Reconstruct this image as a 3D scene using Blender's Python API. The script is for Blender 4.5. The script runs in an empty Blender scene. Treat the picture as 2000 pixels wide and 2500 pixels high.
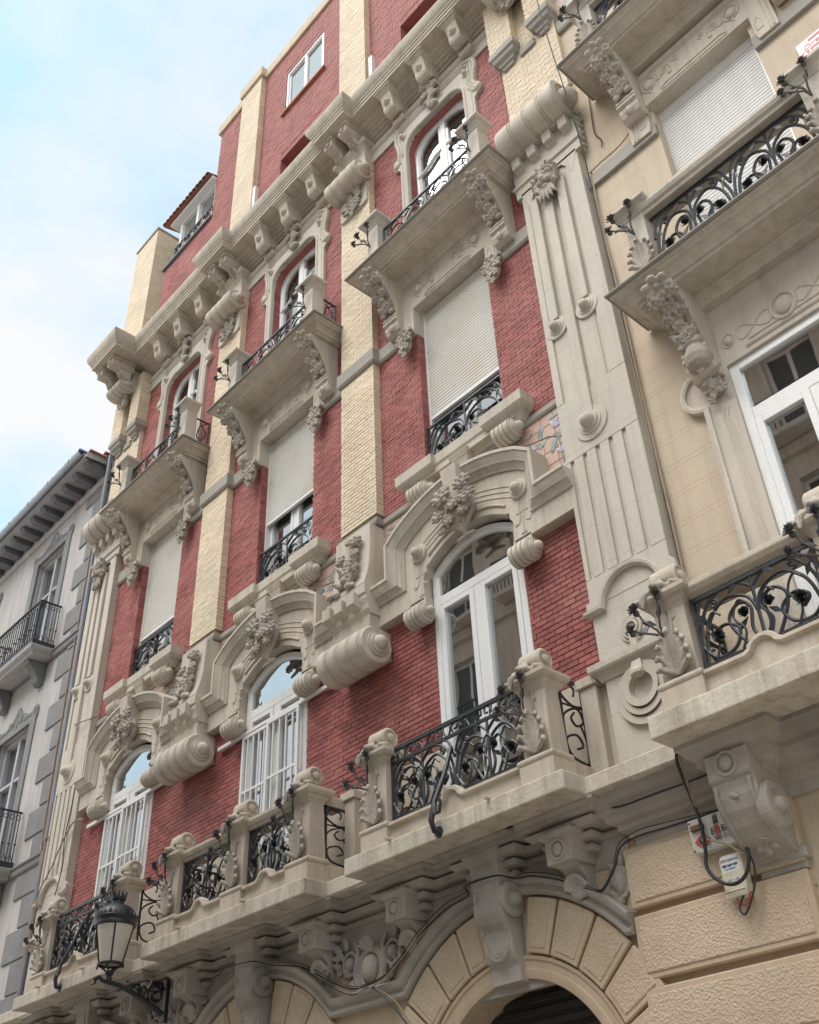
import bpy, bmesh, math, random
from mathutils import Vector, Matrix, noise
random.seed(7)
PI = math.pi
sc = bpy.context.scene
col = sc.collection

# ------------------------------------------------------------------ camera
cam_d = bpy.data.cameras.new('camera')
cam_d.sensor_fit = 'HORIZONTAL'; cam_d.sensor_width = 36.0
cam_d.lens = 2486.36 / 2000.0 * 36.0
cam_d.clip_start = 0.1; cam_d.clip_end = 3000
cam_o = bpy.data.objects.new('camera', cam_d); col.objects.link(cam_o)
_r = Vector((0.66583887, 0.74510149, -0.03850147)); _u = Vector((0.46352091, -0.37267232, 0.80390528)); _f = Vector((-0.58464259, 0.55311763, 0.59350984))
cam_o.matrix_world = Matrix(((_r.x, _u.x, -_f.x, 14.80367514), (_r.y, _u.y, -_f.y, -7.53417646), (_r.z, _u.z, -_f.z, 1.65436488), (0, 0, 0, 1)))
sc.camera = cam_o

# ------------------------------------------------------------------ world, sun, exposure
w = bpy.data.worlds.new('World'); sc.world = w; w.use_nodes = True
nt = w.node_tree; nt.nodes.clear()
SUN_EL, SUN_AZ = math.radians(57), math.radians(188)   # azimuth measured from +y towards +x
def wn(t, **k):
    n = nt.nodes.new(t)
    for a, b in k.items(): setattr(n, a, b)
    return n
out = wn('ShaderNodeOutputWorld'); bg = wn('ShaderNodeBackground'); bg.inputs['Strength'].default_value = 0.1
sky = wn('ShaderNodeTexSky', sky_type='NISHITA', sun_disc=False, sun_elevation=SUN_EL, sun_rotation=SUN_AZ, air_density=1.0, dust_density=1.5, ozone_density=1.0)
tc = wn('ShaderNodeTexCoord'); mp = wn('ShaderNodeMapping'); mp.inputs['Scale'].default_value = (1.0, 1.0, 1.5); mp.inputs['Location'].default_value = (5.72, 2.58, 2.14)
nz = wn('ShaderNodeTexNoise'); nz.inputs['Scale'].default_value = 1.5; nz.inputs['Detail'].default_value = 7; nz.inputs['Roughness'].default_value = 0.52
rp = wn('ShaderNodeValToRGB'); rp.color_ramp.elements[0].position = 0.39; rp.color_ramp.elements[0].color = (0.26, 0.26, 0.26, 1); rp.color_ramp.elements[1].position = 0.505; rp.color_ramp.elements[1].color = (1, 1, 1, 1)
mx = wn('ShaderNodeMix', data_type='RGBA'); mx.inputs['B'].default_value = (3.75, 3.8, 3.85, 1)
sk2 = wn('ShaderNodeMix', data_type='RGBA', blend_type='MULTIPLY'); sk2.inputs['Factor'].default_value = 1.0; sk2.inputs['B'].default_value = (1.35, 1.72, 1.36, 1)
L = nt.links.new
L(tc.outputs['Generated'], mp.inputs['Vector']); L(mp.outputs['Vector'], nz.inputs['Vector']); L(nz.outputs['Fac'], rp.inputs['Fac'])
L(sky.outputs['Color'], sk2.inputs['A']); L(sk2.outputs['Result'], mx.inputs['A']); L(rp.outputs['Color'], mx.inputs['Factor']); L(mx.outputs['Result'], bg.inputs['Color']); L(bg.outputs['Background'], out.inputs['Surface'])

sun_d = bpy.data.lights.new('sun', 'SUN'); sun_d.energy = 1.5; sun_d.angle = math.radians(42); sun_d.color = (1.0, 0.965, 0.93)
sun_o = bpy.data.objects.new('sun', sun_d); col.objects.link(sun_o)
sdir = Vector((math.sin(SUN_AZ) * math.cos(SUN_EL), math.cos(SUN_AZ) * math.cos(SUN_EL), math.sin(SUN_EL)))
sun_o.rotation_euler = sdir.to_track_quat('Z', 'Y').to_euler()
sc.view_settings.view_transform = 'Standard'; sc.view_settings.look = 'None'; sc.view_settings.gamma = 1.0
sc.view_settings.exposure = 1.35; sc.view_settings.use_curve_mapping = False

# ------------------------------------------------------------------ materials
MATS = {}
def mat(name, base, var=0.12, rough=0.8, scale=1.5, stain=None, stain_amt=0.3, bump=0.15, bscale=60, streak=False, metal=0.0, spec=0.5, fine=0.06, btype='noise', brand=0.0, joint=0.0):
    m = bpy.data.materials.new(name); m.use_nodes = True; MATS[name] = m
    n = m.node_tree.nodes; l = m.node_tree.links.new; n.clear()
    o = n.new('ShaderNodeOutputMaterial'); b = n.new('ShaderNodeBsdfPrincipled'); l(b.outputs[0], o.inputs[0])
    b.inputs['Roughness'].default_value = rough; b.inputs['Metallic'].default_value = metal; b.inputs['Specular IOR Level'].default_value = spec
    g = n.new('ShaderNodeNewGeometry')
    def ns(sc_, det=4, vec=None, ro=0.55):
        t = n.new('ShaderNodeTexNoise'); t.inputs['Scale'].default_value = sc_; t.inputs['Detail'].default_value = det; t.inputs['Roughness'].default_value = ro
        l(vec or g.outputs['Position'], t.inputs['Vector']); return t
    def mr(src, a, c, lo, hi):
        t = n.new('ShaderNodeMapRange'); t.inputs[1].default_value = a; t.inputs[2].default_value = c; t.inputs[3].default_value = lo; t.inputs[4].default_value = hi
        l(src, t.inputs[0]); return t.outputs[0]
    n1 = ns(scale); v = mr(n1.outputs['Fac'], 0.3, 0.7, 1 - var, 1 + var)
    n2 = ns(40, 3); v2 = mr(n2.outputs['Fac'], 0.3, 0.7, 1 - fine, 1 + fine)
    mu = n.new('ShaderNodeMath'); mu.operation = 'MULTIPLY'; l(v, mu.inputs[0]); l(v2, mu.inputs[1]); val = mu.outputs[0]
    if brand:   # every loose piece gets its own shade
        ri = n.new('ShaderNodeNewGeometry'); oi = n.new('ShaderNodeObjectInfo'); ad_ = n.new('ShaderNodeMath'); l(ri.outputs['Random Per Island'], ad_.inputs[0]); l(oi.outputs['Random'], ad_.inputs[1]); fr_ = n.new('ShaderNodeMath'); fr_.operation = 'FRACT'; l(ad_.outputs[0], fr_.inputs[0]); vv = mr(fr_.outputs[0], 0, 1, 1 - brand, 1 + brand)
        m2 = n.new('ShaderNodeMath'); m2.operation = 'MULTIPLY'; l(val, m2.inputs[0]); l(vv, m2.inputs[1]); val = m2.outputs[0]
    c = n.new('ShaderNodeMix'); c.data_type = 'RGBA'; c.blend_type = 'MULTIPLY'; c.inputs['Factor'].default_value = 1; c.inputs['A'].default_value = (*base, 1)
    l(val, c.inputs['B']); colr = c.outputs['Result']
    if stain:
        mpp = n.new('ShaderNodeMapping'); mpp.inputs['Scale'].default_value = (7, 7, 0.7) if streak else (1.3, 1.3, 1.3); l(g.outputs['Position'], mpp.inputs['Vector'])
        n3 = ns(1.0, 6, mpp.outputs['Vector'], 0.62)
        f = mr(n3.outputs['Fac'], 0.46, 0.70, 0, stain_amt)
        s = n.new('ShaderNodeMix'); s.data_type = 'RGBA'; l(f, s.inputs['Factor']); l(colr, s.inputs['A']); s.inputs['B'].default_value = (*stain, 1); colr = s.outputs['Result']
    if joint:   # fine cut-stone joints every so many metres of height
        sx = n.new('ShaderNodeSeparateXYZ'); l(g.outputs['Position'], sx.inputs[0]); dv = n.new('ShaderNodeMath'); dv.operation = 'DIVIDE'; l(sx.outputs['Z'], dv.inputs[0]); dv.inputs[1].default_value = joint
        fr = n.new('ShaderNodeMath'); fr.operation = 'FRACT'; l(dv.outputs[0], fr.inputs[0]); lt = n.new('ShaderNodeMath'); lt.operation = 'LESS_THAN'; l(fr.outputs[0], lt.inputs[0]); lt.inputs[1].default_value = 0.016
        jf = n.new('ShaderNodeMath'); jf.operation = 'MULTIPLY'; l(lt.outputs[0], jf.inputs[0]); jf.inputs[1].default_value = 0.35
        jm = n.new('ShaderNodeMix'); jm.data_type = 'RGBA'; l(jf.outputs[0], jm.inputs['Factor']); l(colr, jm.inputs['A']); jm.inputs['B'].default_value = (0.22, 0.18, 0.14, 1); colr = jm.outputs['Result']
    l(colr, b.inputs['Base Color'])
    if bump:
        if btype == 'voro':
            t = n.new('ShaderNodeTexVoronoi'); t.inputs['Scale'].default_value = bscale; t.feature = 'SMOOTH_F1'
            dn = ns(9, 3); ad = n.new('ShaderNodeVectorMath'); ad.operation = 'MULTIPLY_ADD'; l(dn.outputs['Color'], ad.inputs[0]); ad.inputs[1].default_value = (0.035, 0.035, 0.035); l(g.outputs['Position'], ad.inputs[2]); l(ad.outputs[0], t.inputs['Vector']); hs = t.outputs['Distance']
        else:
            t = ns(bscale, 5); hs = t.outputs['Fac']
        bp = n.new('ShaderNodeBump'); bp.inputs['Strength'].default_value = bump; bp.inputs['Distance'].default_value = 0.02; l(hs, bp.inputs['Height']); l(bp.outputs[0], b.inputs['Normal'])
    rr = mr(n1.outputs['Fac'], 0.3, 0.7, max(0, rough - 0.1), min(1, rough + 0.1)); l(rr, b.inputs['Roughness'])
    return m
mat('stone', (0.535, 0.475, 0.40), 0.10, 0.86, 1.1, (0.31, 0.27, 0.22), 0.5, 0.22, 34, True)
mat('stone_pale', (0.53, 0.48, 0.415), 0.09, 0.86, 0.9, (0.38, 0.335, 0.28), 0.5, 0.18, 34, True, joint=0.52)
mat('stone_warm', (0.53, 0.455, 0.37), 0.11, 0.86, 1.4, (0.30, 0.225, 0.165), 0.5, 0.2, 40, True)
mat('stone_dirty', (0.56, 0.50, 0.415), 0.16, 0.86, 2.2, (0.25, 0.175, 0.125), 0.6, 0.4, 22, True)
mat('stone_carved', (0.41, 0.36, 0.305), 0.2, 0.88, 5, (0.17, 0.145, 0.12), 0.6, 0.3, 40)  # undercut shade put into the colour: darker than plain stone, with dark patches
mat('stone_grey', (0.33, 0.305, 0.27), 0.12, 0.86, 1.2, (0.20, 0.185, 0.16), 0.5, 0.15, 50)
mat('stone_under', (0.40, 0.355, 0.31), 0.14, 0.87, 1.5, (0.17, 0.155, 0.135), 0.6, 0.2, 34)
mat('red_brick', (0.30, 0.094, 0.084), 0.16, 0.72, 1.3, (0.385, 0.205, 0.185), 0.55, 0.12, 45, brand=0.22, spec=0.3)
mat('red_mortar', (0.36, 0.125, 0.11), 0.10, 0.8, 2.0, bump=0.1)
mat('yellow_brick', (0.67, 0.56, 0.415), 0.08, 0.78, 1.2, (0.52, 0.415, 0.30), 0.5, 0.12, 45, brand=0.09)
mat('yellow_mortar', (0.58, 0.46, 0.31), 0.1, 0.8, 2)
mat('stucco', (0.545, 0.445, 0.335), 0.09, 0.86, 0.7, (0.41, 0.325, 0.24), 0.6, 0.12, 50, True)
mat('rustic', (0.55, 0.43, 0.315), 0.12, 0.9, 0.8, (0.41, 0.30, 0.215), 0.55, 0.55, 52, btype='voro')
mat('rustic_smooth', (0.54, 0.415, 0.295), 0.09, 0.88, 1.0, (0.40, 0.29, 0.2), 0.45, 0.12, 60, True)
mat('white_paint', (0.72, 0.71, 0.70), 0.03, 0.4, 1.0, (0.55, 0.52, 0.48), 0.25, 0.03, 60, True)
mat('shutter_white', (0.66, 0.64, 0.60), 0.04, 0.45, 1.0, (0.55, 0.40, 0.27), 0.4, 0.02, 60)
mat('iron', (0.018, 0.020, 0.026), 0.25, 0.42, 6, (0.05, 0.04, 0.035), 0.4, 0.2, 60, metal=0.0, spec=0.6)
mat('iron_highlit', (0.07, 0.07, 0.075), 0.3, 0.5, 8, (0.12, 0.075, 0.04), 0.6, 0.25, 60)  # grey highlights put into the lighter base colour; brown rust patches over it
mat('cable', (0.02, 0.02, 0.022), 0.2, 0.5, 5)
mat('cable_tan', (0.30, 0.22, 0.15), 0.2, 0.6, 5)
mat('peach_tile', (0.47, 0.315, 0.25), 0.08, 0.4, 2, (0.55, 0.43, 0.36), 0.4, 0.03, 40, brand=0.08)
mat('leaf_paint', (0.20, 0.255, 0.245), 0.3, 0.4, 14, (0.42, 0.42, 0.36), 0.5, 0.0)
mat('flower_paint', (0.48, 0.44, 0.49), 0.2, 0.4, 16, (0.27, 0.26, 0.36), 0.6, 0.0)
mat('grey_stucco', (0.43, 0.41, 0.40), 0.12, 0.86, 0.9, (0.32, 0.26, 0.225), 0.65, 0.14, 30, True)
mat('grey_quoin', (0.22, 0.22, 0.225), 0.16, 0.86, 2, (0.15, 0.15, 0.15), 0.4, 0.8, 70)
mat('dark_wood', (0.16, 0.16, 0.175), 0.2, 0.7, 3)
mat('soffit_grey', (0.40, 0.40, 0.415), 0.1, 0.8, 1.5)
mat('zinc', (0.38, 0.40, 0.43), 0.08, 0.35, 2, metal=0.7)
mat('blue_pipe', (0.16, 0.20, 0.27), 0.2, 0.45, 4, (0.28, 0.16, 0.09), 0.6)
mat('terracotta', (0.36, 0.14, 0.085), 0.2, 0.8, 5, (0.14, 0.09, 0.07), 0.5, 0.2, 40, brand=0.15)
mat('fringe_blue_tile', (0.10, 0.19, 0.33), 0.2, 0.45, 5, brand=0.1)  # blue lens fringe at the roof edge put into the tile colour
mat('dark_grille', (0.025, 0.022, 0.02), 0.3, 0.6, 6)
mat('interior', (0.10, 0.105, 0.10), 0.2, 0.9, 2)
mat('curtain', (0.50, 0.54, 0.52), 0.06, 0.9, 1)
mat('lamp_glass', (0.60, 0.55, 0.47), 0.05, 0.35, 2, (0.45, 0.38, 0.30), 0.4, 0.0)
mat('box_white', (0.60, 0.58, 0.54), 0.05, 0.5, 2, (0.40, 0.33, 0.26), 0.4, 0.05, 40, True)
mat('box_cream', (0.66, 0.60, 0.47), 0.05, 0.5, 2, (0.5, 0.42, 0.3), 0.4, 0.05, 40, True)
mat('print_red', (0.45, 0.06, 0.05), 0.05, 0.5)
mat('print_dark', (0.03, 0.03, 0.04), 0.05, 0.5)
mat('print_brown', (0.14, 0.07, 0.045), 0.1, 0.6)
mat('print_blue', (0.05, 0.08, 0.25), 0.05, 0.5)
mat('print_white', (0.75, 0.75, 0.74), 0.03, 0.5)
mat('street_stone', (0.38, 0.355, 0.32), 0.15, 0.9, 1, (0.3, 0.28, 0.25), 0.4, 0.4, 90)
mat('paving', (0.40, 0.375, 0.33), 0.15, 0.85, 1.5, (0.2, 0.18, 0.16), 0.4, 0.2, 40)
def glass_mat(name, tint, trans):
    m = bpy.data.materials.new(name); m.use_nodes = True; MATS[name] = m
    n = m.node_tree.nodes; l = m.node_tree.links.new; n.clear()
    o = n.new('ShaderNodeOutputMaterial'); mxs = n.new('ShaderNodeMixShader'); tr = n.new('ShaderNodeBsdfTransparent'); gl = n.new('ShaderNodeBsdfGlossy'); fr = n.new('ShaderNodeFresnel'); fr.inputs['IOR'].default_value = 1.9
    tr.inputs['Color'].default_value = (*tint, 1); gl.inputs['Roughness'].default_value = 0.015; gl.inputs['Color'].default_value = (0.95, 0.97, 1, 1)
    mr = n.new('ShaderNodeMapRange'); mr.inputs[1].default_value = 0; mr.inputs[2].default_value = 1; mr.inputs[3].default_value = trans; mr.inputs[4].default_value = 1.0
    tx = n.new('ShaderNodeTexNoise'); tx.inputs['Scale'].default_value = 1.6; tx.inputs['Detail'].default_value = 1; g = n.new('ShaderNodeNewGeometry'); l(g.outputs['Position'], tx.inputs['Vector'])
    bp = n.new('ShaderNodeBump'); bp.inputs['Strength'].default_value = 0.025; bp.inputs['Distance'].default_value = 0.05; l(tx.outputs['Fac'], bp.inputs['Height']); l(bp.outputs[0], gl.inputs['Normal'])
    l(fr.outputs[0], mr.inputs[0]); l(mr.outputs[0], mxs.inputs[0]); l(tr.outputs[0], mxs.inputs[1]); l(gl.outputs[0], mxs.inputs[2]); l(mxs.outputs[0], o.inputs[0])
glass_mat('glass', (0.70, 0.78, 0.76), 0.48)
glass_mat('glass_dark', (0.5, 0.5, 0.55), 0.16)
glass_mat('glass_sky', (0.55, 0.6, 0.6), 0.45)

# ------------------------------------------------------------------ mesh helpers: points are (x, d, z), d = metres out from the brick face
def arc(cx, cz, r, a0, a1, n=12, rz=None):
    rz = r if rz is None else rz
    return [(cx + r * math.cos(math.radians(a0 + (a1 - a0) * i / n)), cz + rz * math.sin(math.radians(a0 + (a1 - a0) * i / n))) for i in range(n + 1)]
class MB:
    def __init__(s): s.v = []; s.f = []
    def add(s, vs, fs):
        o = len(s.v); s.v += [tuple(p) for p in vs]; s.f += [tuple(i + o for i in f) for f in fs]; return s
    def box(s, x0, x1, d0, d1, z0, z1):
        return s.add([(x0, d0, z0), (x1, d0, z0), (x1, d1, z0), (x0, d1, z0), (x0, d0, z1), (x1, d0, z1), (x1, d1, z1), (x0, d1, z1)],
                     [(0, 1, 2, 3), (4, 7, 6, 5), (0, 4, 5, 1), (1, 5, 6, 2), (2, 6, 7, 3), (3, 7, 4, 0)])
    def taper(s, b0, b1, z0, z1):      # b = (x0,x1,d0,d1) at the bottom and the top
        return s.add([(b0[0], b0[2], z0), (b0[1], b0[2], z0), (b0[1], b0[3], z0), (b0[0], b0[3], z0), (b1[0], b1[2], z1), (b1[1], b1[2], z1), (b1[1], b1[3], z1), (b1[0], b1[3], z1)],
                     [(0, 1, 2, 3), (4, 7, 6, 5), (0, 4, 5, 1), (1, 5, 6, 2), (2, 6, 7, 3), (3, 7, 4, 0)])
    def prism(s, pts, d0, d1):         # outline in (x,z), pushed out along d
        n = len(pts)
        return s.add([(x, d0, z) for x, z in pts] + [(x, d1, z) for x, z in pts], [tuple(range(n)), tuple(range(2 * n - 1, n - 1, -1))] + [(i, (i + 1) % n, n + (i + 1) % n, n + i) for i in range(n)])
    def prismx(s, pts, x0, x1):        # outline in (d,z), along x
        n = len(pts)
        return s.add([(x0, d, z) for d, z in pts] + [(x1, d, z) for d, z in pts], [tuple(range(n)), tuple(range(2 * n - 1, n - 1, -1))] + [(i, (i + 1) % n, n + (i + 1) % n, n + i) for i in range(n)])
    def sweep(s, path, prof, plan=False, closed=False, caps=True):
        # plan=False: path (x,z), prof (offset to the left of travel, d);  plan=True: path (x,d), prof (offset outwards, z)
        n = len(path); k = len(prof); vs = []
        for i, (a, b) in enumerate(path):
            def dr(p, q):
                t = (q[0] - p[0], q[1] - p[1]); h = math.hypot(*t) or 1e-9; return (t[0] / h, t[1] / h)
            if closed: e0 = dr(path[i - 1], path[i]); e1 = dr(path[i], path[(i + 1) % n])
            else:
                e0 = dr(path[max(i - 1, 0)], path[max(i, 1)]) if i else dr(path[0], path[1])
                e1 = dr(path[i], path[i + 1]) if i < n - 1 else e0
            n0 = (-e0[1], e0[0]); n1 = (-e1[1], e1[0]); m = (n0[0] + n1[0], n0[1] + n1[1]); h = math.hypot(*m) or 1e-9; m = (m[0] / h, m[1] / h)
            c = max(m[0] * n0[0] + m[1] * n0[1], 0.3); m = (m[0] / c, m[1] / c)
            for o, t in prof:
                vs.append((a + m[0] * o, b + m[1] * o, t) if plan else (a + m[0] * o, t, b + m[1] * o))
        fs = []
        for i in range(n if closed else n - 1):
            j = (i + 1) % n
            for q in range(k - 1): fs.append((i * k + q, j * k + q, j * k + q + 1, i * k + q + 1))
        if caps and not closed: fs += [tuple(range(k)), tuple(range((n - 1) * k + k - 1, (n - 1) * k - 1, -1))]
        return s.add(vs, fs)
    def tube(s, pts, r, n=6, cap=True, flat=1.0):   # r number or list
        P = [Vector(p) for p in pts]; R = r if isinstance(r, (list, tuple)) else [r] * len(P); vs = []; up = None
        for i, p in enumerate(P):
            t = (P[min(i + 1, len(P) - 1)] - P[max(i - 1, 0)]); t = t.normalized() if t.length > 1e-9 else Vector((0, 0, 1))
            if up is None: up = Vector((0, 1, 0)) if abs(t.y) < 0.9 else Vector((1, 0, 0))
            a = (up - t * up.dot(t)); a = a.normalized() if a.length > 1e-6 else t.orthogonal().normalized(); b = t.cross(a); up = a
            for q in range(n):
                g = 2 * PI * q / n; vs.append(tuple(p + a * (math.cos(g) * R[i]) * flat + b * (math.sin(g) * R[i])))
        fs = [(i * n + q, i * n + (q + 1) % n, (i + 1) * n + (q + 1) % n, (i + 1) * n + q) for i in range(len(P) - 1) for q in range(n)]
        if cap: fs += [tuple(range(n - 1, -1, -1)), tuple(range((len(P) - 1) * n, len(P) * n))]
        return s.add(vs, fs)
    def lathe(s, prof, o, axis='z', n=16, a0=0, a1=360):   # prof = (r,h)
        vs = []; full = abs(a1 - a0) >= 360; m = n if full else n + 1
        for i in range(m):
            g = math.radians(a0 + (a1 - a0) * i / n); c, q = math.cos(g), math.sin(g)
            for r, h in prof:
                p = {'z': (r * c, r * q, h), 'x': (h, r * c, r * q), 'd': (r * c, h, r * q)}[axis]
                vs.append((o[0] + p[0], o[1] + p[1], o[2] + p[2]))
        k = len(prof); fs = []
        for i in range(n if full else n):
            j = (i + 1) % m
            for q in range(k - 1): fs.append((i * k + q, j * k + q, j * k + q + 1, i * k + q + 1))
        return s.add(vs, fs)
    def blob(s, c, ax, nu=8, nv=5):     # ellipsoid; ax = radii or three axis vectors
        if not isinstance(ax[0], (tuple, list, Vector)): ax = ((ax[0], 0, 0), (0, ax[1], 0), (0, 0, ax[2]))
        A = [Vector(a) for a in ax]; c = Vector(c); vs = [tuple(c + A[2])]
        for j in range(1, nv):
            t = PI * j / nv
            for i in range(nu):
                g = 2 * PI * i / nu; vs.append(tuple(c + A[0] * math.sin(t) * math.cos(g) + A[1] * math.sin(t) * math.sin(g) + A[2] * math.cos(t)))
        vs.append(tuple(c - A[2])); e = len(vs) - 1; fs = [(0, 1 + i, 1 + (i + 1) % nu) for i in range(nu)]
        for j in range(nv - 2):
            for i in range(nu): a = 1 + j * nu; fs.append((a + i, a + nu + i, a + nu + (i + 1) % nu, a + (i + 1) % nu))
        a = 1 + (nv - 2) * nu; fs += [(e, a + (i + 1) % nu, a + i) for i in range(nu)]
        return s.add(vs, fs)
    def tf(s, fn): s.v = [fn(*p) for p in s.v]; return s
    def mesh(s, name, m, smooth=0, bevel=0, seg=1):
        me = bpy.data.meshes.new(name); me.from_pydata([(x, -d, z) for x, d, z in s.v], [], s.f)
        bm = bmesh.new(); bm.from_mesh(me)
        bmesh.ops.recalc_face_normals(bm, faces=bm.faces)
        if bevel:
            es = [e for e in bm.edges if len(e.link_faces) == 2 and e.calc_face_angle(0) > 0.6]
            if es: bmesh.ops.bevel(bm, geom=es, offset=bevel, segments=seg, affect='EDGES', clamp_overlap=True, profile=0.6)
        bm.to_mesh(me); bm.free()
        if smooth:
            me.polygons.foreach_set('use_smooth', [True] * len(me.polygons)); me.set_sharp_from_angle(angle=math.radians(smooth))
        me.materials.append(MATS[m]); return me
    def build(s, name, m, parent=None, smooth=0, bevel=0, loc=(0, 0, 0), seg=1):
        return put(name, s.mesh(name, m, smooth, bevel, seg), parent, loc)
def put(name, me, parent=None, loc=(0, 0, 0), rot=None):
    o = bpy.data.objects.new(name, me); col.objects.link(o); o.parent = parent; o.location = (loc[0], -loc[1], loc[2])
    if rot: o.rotation_euler = rot
    return o
def thing(name, label, cat, loc=(0, 0, 0), group=None, kind=None, rot=None):
    o = bpy.data.objects.new(name, None); col.objects.link(o); o.location = (loc[0], -loc[1], loc[2]); o.empty_display_size = 0.2
    if rot: o.rotation_euler = rot
    return tag(o, label, cat, group)
def tag(o, label=None, cat=None, group=None, kind=None):
    for k, v in (('label', label), ('category', cat), ('group', group), ('kind', kind)):
        if v: o[k] = v
    return o
def kids(o): return [c for c in bpy.data.objects if c.parent == o]
def dup(o, dx, parent='same'):       # a part and its sub-parts, moved along the front
    c = o.copy(); col.objects.link(c); c.parent = o.parent if parent == 'same' else parent; c.location = o.location + Vector((dx, 0, 0))
    for k in kids(o):
        d = k.copy(); col.objects.link(d); d.parent = c
    return c
def carve(mb, name, voxel, smooth=6, decimate=None):   # melts overlapping shapes into one carved piece
    me = mb.mesh(name + '_raw', 'stone_carved'); o = bpy.data.objects.new('tmp', me); col.objects.link(o)
    r = o.modifiers.new('r', 'REMESH'); r.mode = 'VOXEL'; r.voxel_size = voxel
    if smooth: q = o.modifiers.new('s', 'SMOOTH'); q.iterations = smooth; q.factor = 0.4
    dg = bpy.context.evaluated_depsgraph_get(); dg.update(); out = bpy.data.meshes.new_from_object(o.evaluated_get(dg)); out.name = name
    bpy.data.objects.remove(o); out.polygons.foreach_set('use_smooth', [True] * len(out.polygons))
    if not out.materials: out.materials.append(MATS['stone_carved'])
    return out
# ---- carved plant shapes
def flower(m, c, r, k=6, tilt=0.35, nrm=(0, 1, 0), ph=0.0, seed=0):
    n = Vector(nrm).normalized(); a = n.orthogonal().normalized(); b = n.cross(a); c = Vector(c); rn = random.Random(seed)
    for i in range(k):
        g = 2 * PI * i / k + ph; u = a * math.cos(g) + b * math.sin(g); t = n.cross(u); s = rn.uniform(0.9, 1.1)
        ax = (u + n * tilt).normalized()
        m.blob(c + u * r * 0.55 + n * r * 0.16, (ax * r * 0.47 * s, t * r * 0.62 * PI / k * 1.1, n * r * 0.24), 7, 4)
    m.blob(c + n * r * 0.2, (a * r * 0.26, b * r * 0.26, n * r * 0.24), 7, 4)
def leaf(m, p0, p1, wd, th, curl=0.0, nrm=(0, 1, 0)):
    p0, p1 = Vector(p0), Vector(p1); n = Vector(nrm).normalized(); ax = (p1 - p0); Ln = ax.length; ax.normalize(); t = n.cross(ax).normalized(); N = 5
    for i in range(N):
        f = (i + 0.5) / N; ww = wd * math.sin(PI * min(0.12 + f * 0.85, 1)) ; p = p0 + ax * Ln * f + n * (curl * f * f)
        m.blob(p, (ax * Ln * 0.17, t * ww, n * th), 6, 4)
def ruff(m, c, r, n=(0, 1, 0), k=9, seed=1):   # carnation head
    flower(m, c, r, k, 0.2, n, 0.2, seed); nn = Vector(n).normalized(); flower(m, Vector(c) + nn * r * 0.22, r * 0.7, k - 2, 0.6, n, 0.5, seed + 1)
# ------------------------------------------------------------------ ground
tag(MB().box(-80, 80, 1.6, 60, -0.5, -0.12).add([(-80, -60, -0.6), (80, -60, -0.6), (80, 60, -0.6), (-80, 60, -0.6)], [(0, 1, 2, 3)]).build('ground', 'street_stone'), 'pale stone paved street between the two rows of houses', 'street', kind='structure')
tag(MB().box(-80, 80, 0.0, 1.6, -0.5, 0.0).build('pavement', 'paving', bevel=0.01), 'narrow stone pavement along the foot of the ornate facade', 'pavement', kind='structure')
tag(MB().box(-80, 80, 9.9, 11.6, -0.5, 0.0).build('pavement', 'paving', bevel=0.01), 'stone pavement on the far side of the street', 'pavement', kind='structure')

B = thing('apartment_building', 'ornate red brick and stone apartment building with flower-carved balconies and yellow brick piers', 'building')
BAYS = (0.0, 4.0, 8.0)
PIERS = (1.93, 5.93)
BW = 0.39                       # half a pier
def holes_at(z):
    h = []
    for c in BAYS:
        if 4.9 < z < 8.62: h.append((c - 0.79, c + 0.67))
        if 10.17 < z < 13.34: h.append((c - 0.80, c + 0.67))
        if 14.1 < z < 17.68:
            e = 0.0
            if z > 17.36: q = min((z - 17.36) / 0.32, 1); e = 0.32 * (1 - math.sqrt(max(0, 1 - q * q)))
            h.append((c - 0.73 + e, c + 0.68 - e))
    return h
def rows(x0, x1, z0, z1, hf, Lb=0.165, Hb=0.063, gap=0.0075, seed=1):
    rn = random.Random(seed); out = []; k = 0; z = z0
    while z < z1 - 0.012:
        zt = min(z + Hb - gap, z1); hs = sorted(hf(z + Hb / 2)); seg = []; a = x0
        for h0, h1 in hs:
            if h1 <= x0 or h0 >= x1: continue
            if h0 > a: seg.append((a, h0))
            a = max(a, h1)
        if a < x1: seg.append((a, x1))
        ph = (0.5 * Lb if k % 2 else 0) + rn.uniform(-0.012, 0.012)
        for s0, s1 in seg:
            x = x0 + ph - Lb * math.ceil((x0 + ph - s0) / Lb) ; x = s0 - ((s0 - (x0 + ph)) % Lb)
            while x < s1 - 0.012:
                a, b = max(x, s0), min(x + Lb - gap, s1)
                if b - a > 0.02: out.append((a, b, z, zt))
                x += Lb
        z += Hb; k += 1
    return out
def wallpieces(m, x0, x1, z0, z1, d0, d1, hs):      # hs = rectangles (x0,x1,z0,z1)
    zs = sorted({z0, z1} | {q for h in hs for q in (h[2], h[3]) if z0 < q < z1})
    for a, b in zip(zs, zs[1:]):
        x = x0
        for h in sorted(h for h in hs if h[2] < b - 1e-6 and h[3] > a + 1e-6):
            if h[0] > x: m.box(x, h[0], d0, d1, a, b)
            x = max(x, h[1])
        if x < x1: m.box(x, x1, d0, d1, a, b)
OPEN = []
for c in BAYS: OPEN += [(c - 0.79, c + 0.67, 4.9, 8.92), (c - 0.80, c + 0.67, 10.17, 13.34), (c - 0.73, c + 0.68, 14.1, 17.36)]
mw = MB()
wallpieces(mw, -2.6, 10.5, 4.6, 17.36, -0.42, -0.014, OPEN)
mw.box(-2.6, 10.5, -0.42, -0.014, 17.68, 19.5)
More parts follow.
